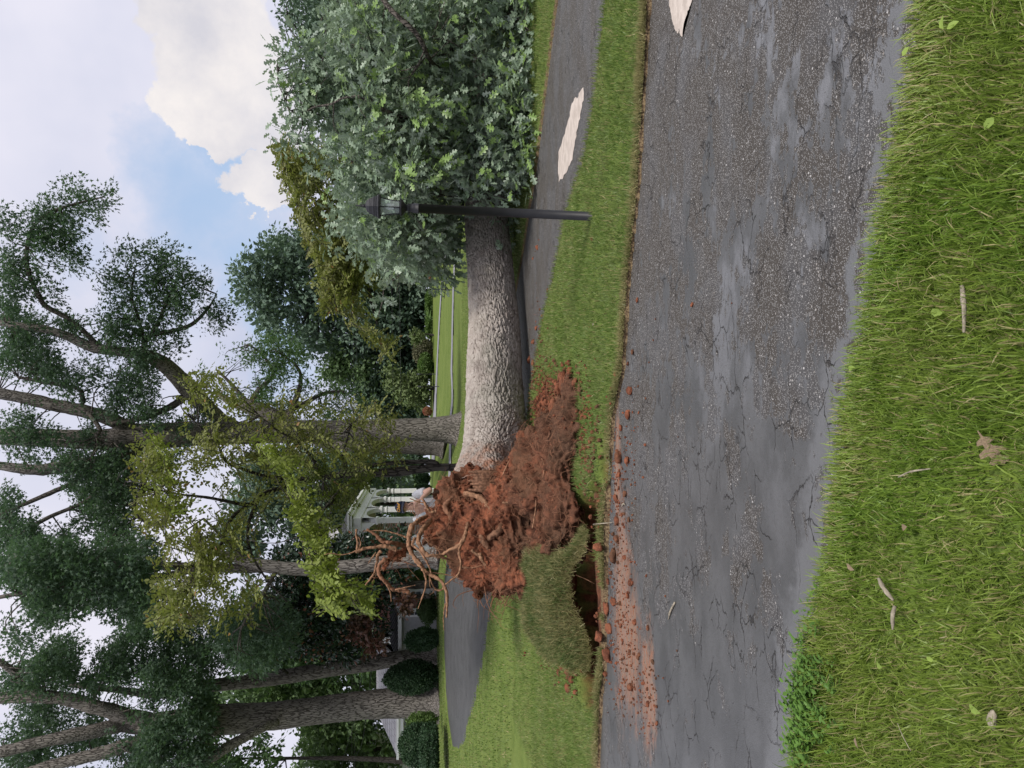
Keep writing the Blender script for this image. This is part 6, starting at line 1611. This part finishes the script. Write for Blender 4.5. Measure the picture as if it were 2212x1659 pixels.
# grey-roofed brick house at far left
H, q = house('brick_house', 'brick house with pale grey shingled hip roof at far left behind the big trunks', 945, 1530, 36)
wbox('wall', H, 862, 940, 1432, 1622, 36, 7, M_BRICK, True)
L, Rr = at(858, 1634, 35.6)[0], at(858, 1425, 35.6)[0]; ze = at(858, 1500, 35.6)[2]; Lr = at(813, 1546, 38)[0]; zr_ = at(813, 1500, 38.6)[2]
V = np.array([(L, 35.6, ze), (Rr, 35.6, ze), (Rr, 41.6, ze), (L, 41.6, ze), (Lr, 38.6, zr_), (Rr, 38.6, zr_)]); V2 = V - [0, 0, .12]
Fr = [(0, 1, 5, 4), (2, 3, 4, 5), (3, 0, 4), (1, 2, 5)]; Fr += [tuple(i + 6 for i in f[::-1]) for f in Fr] + [(0, 6, 7, 1), (2, 8, 9, 3), (3, 9, 6, 0), (1, 7, 8, 2)]
link('roof', mesh_faces('roof', np.vstack([V, V2]) - q, Fr, False), M_SHINGLE, H)
boxes('fascia', [(((L + Rr) / 2, 35.55, ze - .16), (Rr - L, .12, .30)), ((L + .05, 38.6, ze - .16), (.12, 6.1, .30))], M_WHITE, H)
boxes('gutter', [(((L + Rr) / 2, 35.43, ze - .03), (Rr - L + .1, .12, .12))], M_WHITE, H)
window(H, 871, 904, 1548, 1580, 36); window(H, 871, 904, 1450, 1482, 36)
# low grey and white house in the middle left
H, q = house('white_house', 'low white and grey house with a standing seam metal roof right of the leaning oak', 935, 1330, 33)
wbox('wall', H, 864, 930, 1334, 1430, 33, 6, M_STUCCO, True)
wbox('wall', H, 862, 930, 1316, 1334, 32.9, 6, M_WHITE, True); window(H, 872, 918, 1319, 1331, 32.9, M_WIN, 1, 2)
wbox('brick_pillar', H, 868, 930, 1295, 1316, 33.0, 5, M_BRICK, True)
wbox('wall', H, 866, 930, 1205, 1295, 33.3, 5, M_WHITE, True); window(H, 878, 902, 1214, 1246, 33.3, M_WING, 3, 2); window(H, 884, 912, 1275, 1290, 33.3, M_WIN, 1, 2)
L, Rr = at(861, 1432, 32.7)[0], at(861, 1325, 32.7)[0]; ze = at(861, 1380, 32.7)[2]; zr_ = at(844, 1380, 35.5)[2]
V = np.array([(L, 32.7, ze), (Rr, 32.7, ze), (Rr, 35.5, zr_), (L, 35.5, zr_)]); V2 = V - [0, 0, .15]
link('roof', mesh_faces('roof', np.vstack([V, V2]) - q, [(0, 1, 2, 3), (7, 6, 5, 4), (0, 4, 5, 1), (1, 5, 6, 2), (2, 6, 7, 3), (3, 7, 4, 0)], False), M_METAL, H)
for i in range(11):
    X = L + .1 + i * (Rr - L - .2) / 10; V = np.array([(X - .025, 32.7, ze), (X + .025, 32.7, ze), (X + .025, 35.5, zr_), (X - .025, 35.5, zr_)]); V = np.vstack([V + [0, 0, .002], V + [0, 0, .07]])
    link('roof_seam', mesh_faces('roof_seam', V - q, BOXF, False), M_BLACK, H)
boxes('gutter', [(((L + Rr) / 2, 32.62, ze - .06), (Rr - L, .13, .16))], M_WHITE, H)
# two-storey brick house behind
H, q = house('tall_brick_house', 'red brick gabled house with white cornice showing above the low grey house', 935, 1340, 44)
wbox('wall', H, 792, 930, 1180, 1398, 44, 8, M_BRICK, True)
L, Rr = at(795, 1408, 43.6)[0], at(795, 1170, 43.6)[0]; ze = at(795, 1300, 43.6)[2]; zr_ = ze + 3.0; Xm = at(800, 1320, 43.6)[0]
V = np.array([(L, 43.6, ze), (Rr, 43.6, ze), (Rr, 53, ze), (L, 53, ze), (L, 48.3, zr_), (Rr, 48.3, zr_)]); V2 = V - [0, 0, .2]
link('roof', mesh_faces('roof', np.vstack([V, V2]) - q, Fr, False), M_SHINGLE, H)
boxes('cornice', [(((L + Rr) / 2, 43.5, ze - .2), (Rr - L, .25, .35)), ((L + .1, 46, ze - .2), (.3, 4, .35))], M_WHITE, H)
window(H, 815, 845, 1318, 1342, 44); window(H, 815, 845, 1210, 1232, 44); boxes('chimney', [((Xm, 48, zr_ + .5), (1.1, .9, 2.6))], M_BRICK, H)
# white columned porch
H, q = house('porch_house', 'brick house with white arched and columned porch behind the person', 905, 1120, 40)
XPR = -7.0
YC_ = [36.5, 39.6, 43.0, 46.4]
zc = at(812, 1117, 36.5)[2]; 
yl = [829.5 - XPR * F / y_ for y_ in YC_]
gz_ = q[2]
for y_ in YC_:
    boxes('column', [((XPR, y_, (gz_ + zc) / 2 - .2), (.26, .26, zc - gz_ + .4)), ((XPR, y_, zc - .06), (.36, .36, .12)), ((XPR, y_, zc - .35), (.31, .31, .05))], M_WHITE, H)
for X_ in (-10.2, -13.2):
    boxes('column', [((X_, 36.5, (gz_ + zc) / 2 - .2), (.26, .26, zc - gz_ + .4)), ((X_, 36.5, zc - .06), (.36, .36, .12))], M_WHITE, H)
def arch(par, p0, p1, z, h, th_):
    """spandrel panel with a half-round opening between two columns"""
    p0, p1 = np.array(p0, float), np.array(p1, float); n = 16; V = []
    d = (p1 - p0); L_ = np.linalg.norm(d); d /= L_; s = np.array([-d[1], d[0]]) * th_ / 2
    for sd_ in (-1, 1):
        for i in range(n + 1):
            t = i / n; r = math.sqrt(max(0, 1 - (2 * t - 1) ** 2)) * h * .8
            xy = p0 + d * L_ * t + s * sd_
            V.append((*xy, z + r)); V.append((*xy, z + h))
    m_ = 2 * (n + 1); Q = []
    for i in range(n):
        a = 2 * i; Q += [(a, a + 2, a + 3, a + 1), (m_ + a, m_ + a + 1, m_ + a + 3, m_ + a + 2), (a, m_ + a, m_ + a + 2, a + 2), (a + 1, a + 3, m_ + a + 3, m_ + a + 1)]
    link('arch', mesh_faces('arch', np.array(V) - np.array(par.location), Q, False), M_WHITE, par)
for a, b_ in zip(YC_[:-1], YC_[1:]): arch(H, (XPR, a + .13), (XPR, b_ - .13), zc, .75, .24)
arch(H, (XPR - .13, 36.5), (-10.07, 36.5), zc, .75, .24); arch(H, (-10.33, 36.5), (-13.07, 36.5), zc, .75, .24)
ln = YC_[-1] - YC_[0]
boxes('entablature', [((XPR, YC_[0] + ln / 2, zc + .95), (.34, ln + .5, .42)), ((-10.2, 36.5, zc + .95), (6.1, .34, .42)), ((XPR + .05, YC_[0] + ln / 2, zc + 1.22), (.62, ln + .9, .12)), ((-10.2, 36.4, zc + 1.22), (6.9, .6, .12)), ((XPR + .1, YC_[0] + ln / 2, zc + 1.345), (.80, ln + 1.1, .12)), ((-10.2, 36.3, zc + 1.345), (7.1, .6, .12))], M_WHITE, H)
boxes('porch_ceiling', [((-10.4, 41.5, zc + .80), (6.4, 9.5, .08))], M_CEIL, H)
V = np.array([(-6.5, 36.0, zc + 1.41), (-6.5, 47.2, zc + 1.41), (-14.2, 47.2, zc + 1.41), (-14.2, 36.0, zc + 1.41), (-10.3, 36.0, zc + 2.9), (-10.3, 47.2, zc + 2.9)])
link('roof', mesh_faces('roof', V - q, [(0, 1, 5, 4), (2, 3, 4, 5), (3, 0, 4), (1, 2, 5), (0, 3, 2, 1)], False), M_SHINGLE, H)
boxes('wall', [((-11.5, 44, (gz_ + zc) / 2 + .2), (4.6, 6, zc - gz_ + 1.1))], M_BRICK, H)
fw = empty('flower_basket', (-7.6, 38.0, zc - 1.2)); tag(fw, 'hanging basket of pink flowers in the porch opening', 'flower basket')
lathe('basket', [(.05, -.22), (.16, -.10), (.20, 0)], M_BLACKR, fw, 12)
Pq, Rq, Sq = leaves_from(np.array([[0, 0, .10], [.1, 0, .02], [-.1, 0, 0.05]]), 90, .22, .07)
link('flowers', scatter('flowers', LEAF4, LEAF4F, Pq, Rq, Sq), m_leaf('pink_petal', [(.55, .10, .22), (.70, .2, .35), (.10, .18, .05)]), fw)['kind'] = 'stuff'
tube_obj('chain', [(-7.6, 38, zc - 1.2, .008), (-7.6, 38, zc - .4, .008), (-7.6, 38, zc + .76, .008)], M_BLACK, fw, na=5, rough=0, world=True)
# far brick corner at right and pale shed at left edge
H, q = house('distant_brick_house', 'tiny distant red brick house corner at the right end of the far lawn', 945, 555, 84)
wbox('wall', H, 921, 950, 520, 576, 84, 8, M_BRICK, True)
a0 = at(921, 578, 83.7); a1 = at(921, 510, 83.7); V = np.array([(a0[0], 83.6, a0[2]), (a1[0], 83.6, a0[2]), (a1[0], 92.5, a0[2]), (a0[0], 92.5, a0[2]), (a0[0] + 1, 88, a0[2] + 2), (a1[0], 88, a0[2] + 2)])
link('roof', mesh_faces('roof', V - q, [(0, 1, 5, 4), (2, 3, 4, 5), (3, 0, 4), (1, 2, 5), (0, 3, 2, 1)], False), M_SHINGLE, H); window(H, 926, 936, 548, 560, 84, M_WIN, 1, 2)
H, q = house('white_shed', 'pale shed roof edge peeking in at the left border', 940, 1680, 50)
wbox('wall', H, 808, 930, 1652, 1740, 50, 5, M_WHITE, True)
a0 = at(806, 1641, 49.6); V = np.array([(a0[0], 49.6, a0[2]), (a0[0] - 5, 49.6, a0[2]), (a0[0] - 5, 55.6, a0[2]), (a0[0], 55.6, a0[2]), (a0[0] - .5, 52.6, a0[2] + 1.3), (a0[0] - 5, 52.6, a0[2] + 1.3)])
link('roof', mesh_faces('roof', V - q, [(1, 0, 4, 5), (3, 2, 5, 4), (0, 3, 4), (2, 1, 5), (0, 1, 2, 3)], False), M_METAL, H)

# ---- overhead wires
for i, (pts, lab) in enumerate((([(762, 300, 42, .2), (764, 760, 42, .2), (762, 1300, 42, .2), (758, 1900, 42, .2)], 'uppermost overhead wire crossing in front of the dark trees'), ([(769, 300, 42.3, .2), (770, 760, 42.3, .2), (769, 1300, 42.3, .2), (764, 1900, 42.3, .2)], 'overhead wire just under the uppermost one'),
                               ([(842, 300, 41, .2), (848, 760, 41, .2), (852, 1090, 41, .2), (850, 1900, 41, .2)], 'thin middle overhead wire at porch arch height'), ([(858, 300, 41.2, .3), (865, 760, 41.2, .3), (866, 1090, 41.2, .3), (862, 1900, 41.2, .3)], 'lowest thick overhead wire passing the porch columns'),
                               ([(700, 1900, 38, .2), (738, 1659, 38, .2), (765, 1560, 38, .2), (790, 1400, 38, .2)], 'slanting wire at far left above the grey roof, upper'), ([(730, 1900, 38.4, .2), (764, 1659, 38.4, .2), (785, 1590, 38.4, .2), (808, 1400, 38.4, .2)], 'slanting wire at far left above the grey roof, lower'))):
    PP, RR = pxpath(pts); V, Q = tube_np(PP, np.full(len(PP), .008 if i < 3 else .011), 40, 5)
    tag(link('overhead_wire', mesh_faces('overhead_wire', V, Q), M_BLACK), lab, 'wire', 'overhead wires')

# ================================================================ LITTER ON GRASS AND DRIVE
M_LY = m_leaf('weed_yellowgreen', [(.26, .36, .07), (.34, .46, .10), (.24, .34, .08)], .4, .5, 3)
M_LD = m_simple('dry_leaf', (.19, .14, .09), .8, .2, .3, 30)
M_BARKP = m_simple('pale_bark', (.27, .235, .18), .9, .1, .3, 40, bump=.8)
def onground(x, y, dz): 
    q = gp(x, y); on = lawnmask(np.array([q[0]]), np.array([q[1]]))[0] > 0
    return np.array([q[0], q[1], (float(terrain(q[0], q[1])) - .033 if on else float(groundz(np.array([q[0]]), np.array([q[1]]))[0]) + dz)])
for x, y, s, lab, mt, T_, TF_ in ((2051, 675, .055, 'bright yellow green leaf lying on the near lawn right of the dead brown leaf', M_LY, LEAF6, LEAF6F), (2079, 36, .060, 'large pale green weed leaf near the lower right corner', M_LY, LEAF6, LEAF6F), (2088, 66, .045, 'smaller weed leaf beside the large pale one in the right corner', M_LY, LEAF6, LEAF6F),
    (1990, 124, .040, 'pale leaf at the drive edge near the right border', M_LY, LEAF6, LEAF6F), (1957, 514, .040, 'yellow green leaf in the grass close to the drive edge', M_LY, LEAF6, LEAF6F), (2195, 255, .050, 'yellow leaf at the very bottom on the right', M_LY, LEAF6, LEAF6F),
    (2154, 930, .130, 'withered brown lobed oak leaf sunk in the near grass', M_LD, OAKV, OAKF), (1866, 1218, .045, 'curled tan dead leaf in the grass near the drive edge', M_LD, LEAF6, LEAF6F), (1986, 1139, .045, 'reddish dead leaf scrap on the near lawn', M_LD, LEAF6, LEAF6F), (1885, 1590, .055, 'tan dead leaf strip in the grass at left', M_LD, LEAF6, LEAF6F),
    (1931, 1429, .050, 'round yellow green weed leaf in the left part of the near lawn', M_LY, LEAF6, LEAF6F), (2056, 1424, .035, 'tiny pair of light green clover leaves', M_LY, LEAF6, LEAF6F), (2136, 1521, .055, 'light green weed leaf beside the pale bark chip', M_LY, LEAF6, LEAF6F), (1845, 778, .040, 'green weed leaf reaching out over the asphalt', M_LY, LEAF6, LEAF6F), (1868, 796, .040, 'green weed leaf at the root of the one over the asphalt', M_LY, LEAF6, LEAF6F),
    (1352, 633, .055, 'pale curled leaf on the far grass edge of the driveway', M_BARKP, LEAF6, LEAF6F), (1289, 701, .06, 'whitish bent leaf on the grass strip', M_BARKP, LEAF6, LEAF6F), (1254, 319, .06, 'white crumpled leaf at the edge of the second lane', M_BARKP, LEAF6, LEAF6F)):
    o = link('leaf_on_ground', mesh_faces('leaf_on_ground', T_ * np.array([1, 1, 1.5]), TF_), mt); o.location = tuple(onground(x, y, .055 if x > 1700 else .035) + [0, 0, .005]); s *= .72 if s < .1 else .8; o.scale = (s, s * 1.15, s)
    o.rotation_euler = (random.uniform(-.4, .4), random.uniform(-.3, .5), random.uniform(0, 6.28)); tag(o, lab, 'leaf')
for (x0, y0, x1, y1, r, lab, mt, dz) in ((2116, 618, 2120, 718, .009, 'long white rotten bark strip in the near grass', M_BARKP, .05), (1978, 1030, 2048, 1012, .0045, 'short grey twig lying in the near grass', M_BARKP, .055), (1925, 1248, 1956, 1295, .010, 'mossy grey bark piece half hidden in grass', M_BARKP, .04), (1966, 1308, 1962, 1358, .008, 'tan bark strip with dark bands on the near lawn', M_BARKP, .05),
    (1756, 1262, 1782, 1286, .0025, 'thin straw stick poking over the drive edge', M_BARKP, .04), (1448, 1302, 1434, 1338, .010, 'pale splinter lying on the smooth asphalt', M_BARKP, .006), (1884, 575, 1898, 634, .002, 'reddish thin twig bent along the drive edge', M_LD, .01), (1302, 1132, 1316, 1129, .006, 'small white root chip at the grass edge of the trench', M_BARKP, .05), (1336, 1094, 1342, 1090, .010, 'pale wood chip on the driveway below the root ball', M_BARKP, .01), (1980, 1560, 2010, 1620, .0018, 'long dry straw stalk in the left part of the near lawn', M_BARKP, .06)):
    a, b_ = onground(x0, y0, dz), onground(x1, y1, dz); a[2] += .004; b_[2] += .004; md_ = (a + b_) / 2 + [RNG.normal(0, .006), RNG.normal(0, .006), .004]
    V, Q = tube_np(np.array([a, md_, b_]), np.array([r * .5, r * .75, r * .35]), 14, 8, .6, 3, 5)
    tag(link('twig' if r < .006 else 'bark_piece', mesh_faces('twig', V, Q), mt), lab, 'twig' if r < .006 else 'bark piece')
q = onground(2180, 1551, .05); V, Q = ell(q, (.026, .016, .008)); V = V + fbm(V * 60, 3, 4)[:, None] * .006
tag(link('bark_chip', mesh_faces('bark_chip', V, Q), M_BARKP), 'chunky pale bark chip in the lower left corner of the lawn', 'bark chip')
# leafy weeds along the drive edge at left
wp = np.array([onground(1742 + abs(RNG.normal(0, 38)) + (y_ < 1450) * 14, y_, .0) for y_ in RNG.normal(1530, 85, 170)])
n = len(wp); ps, ax_ = [], []
for w_ in wp:
    h = RNG.uniform(.05, .11)
    for k in range(9):
        t = k / 8; a = k * 2.4 + RNG.random(); ps.append(w_ + [RNG.normal(0, .006), RNG.normal(0, .006) , h * (.3 + .7 * t)]); ax_.append((math.cos(a), math.sin(a), .45))
ps, ax_ = np.array(ps), np.array(ax_)
tag(link('weeds', scatter('weeds', LEAF6, LEAF6F, ps, frames(ax_, np.tile([0, 0, 1.], (len(ps), 1)) + RNG.normal(0, .2, (len(ps), 3))), np.column_stack([RNG.uniform(.014, .030, len(ps))] * 3)), m_leaf('weed_leaf', [(.08, .17, .025), (.14, .26, .05), (.09, .18, .035)], .35, .5, 3)), 'patch of small leafy weeds along the near edge of the driveway at left', kind='stuff')
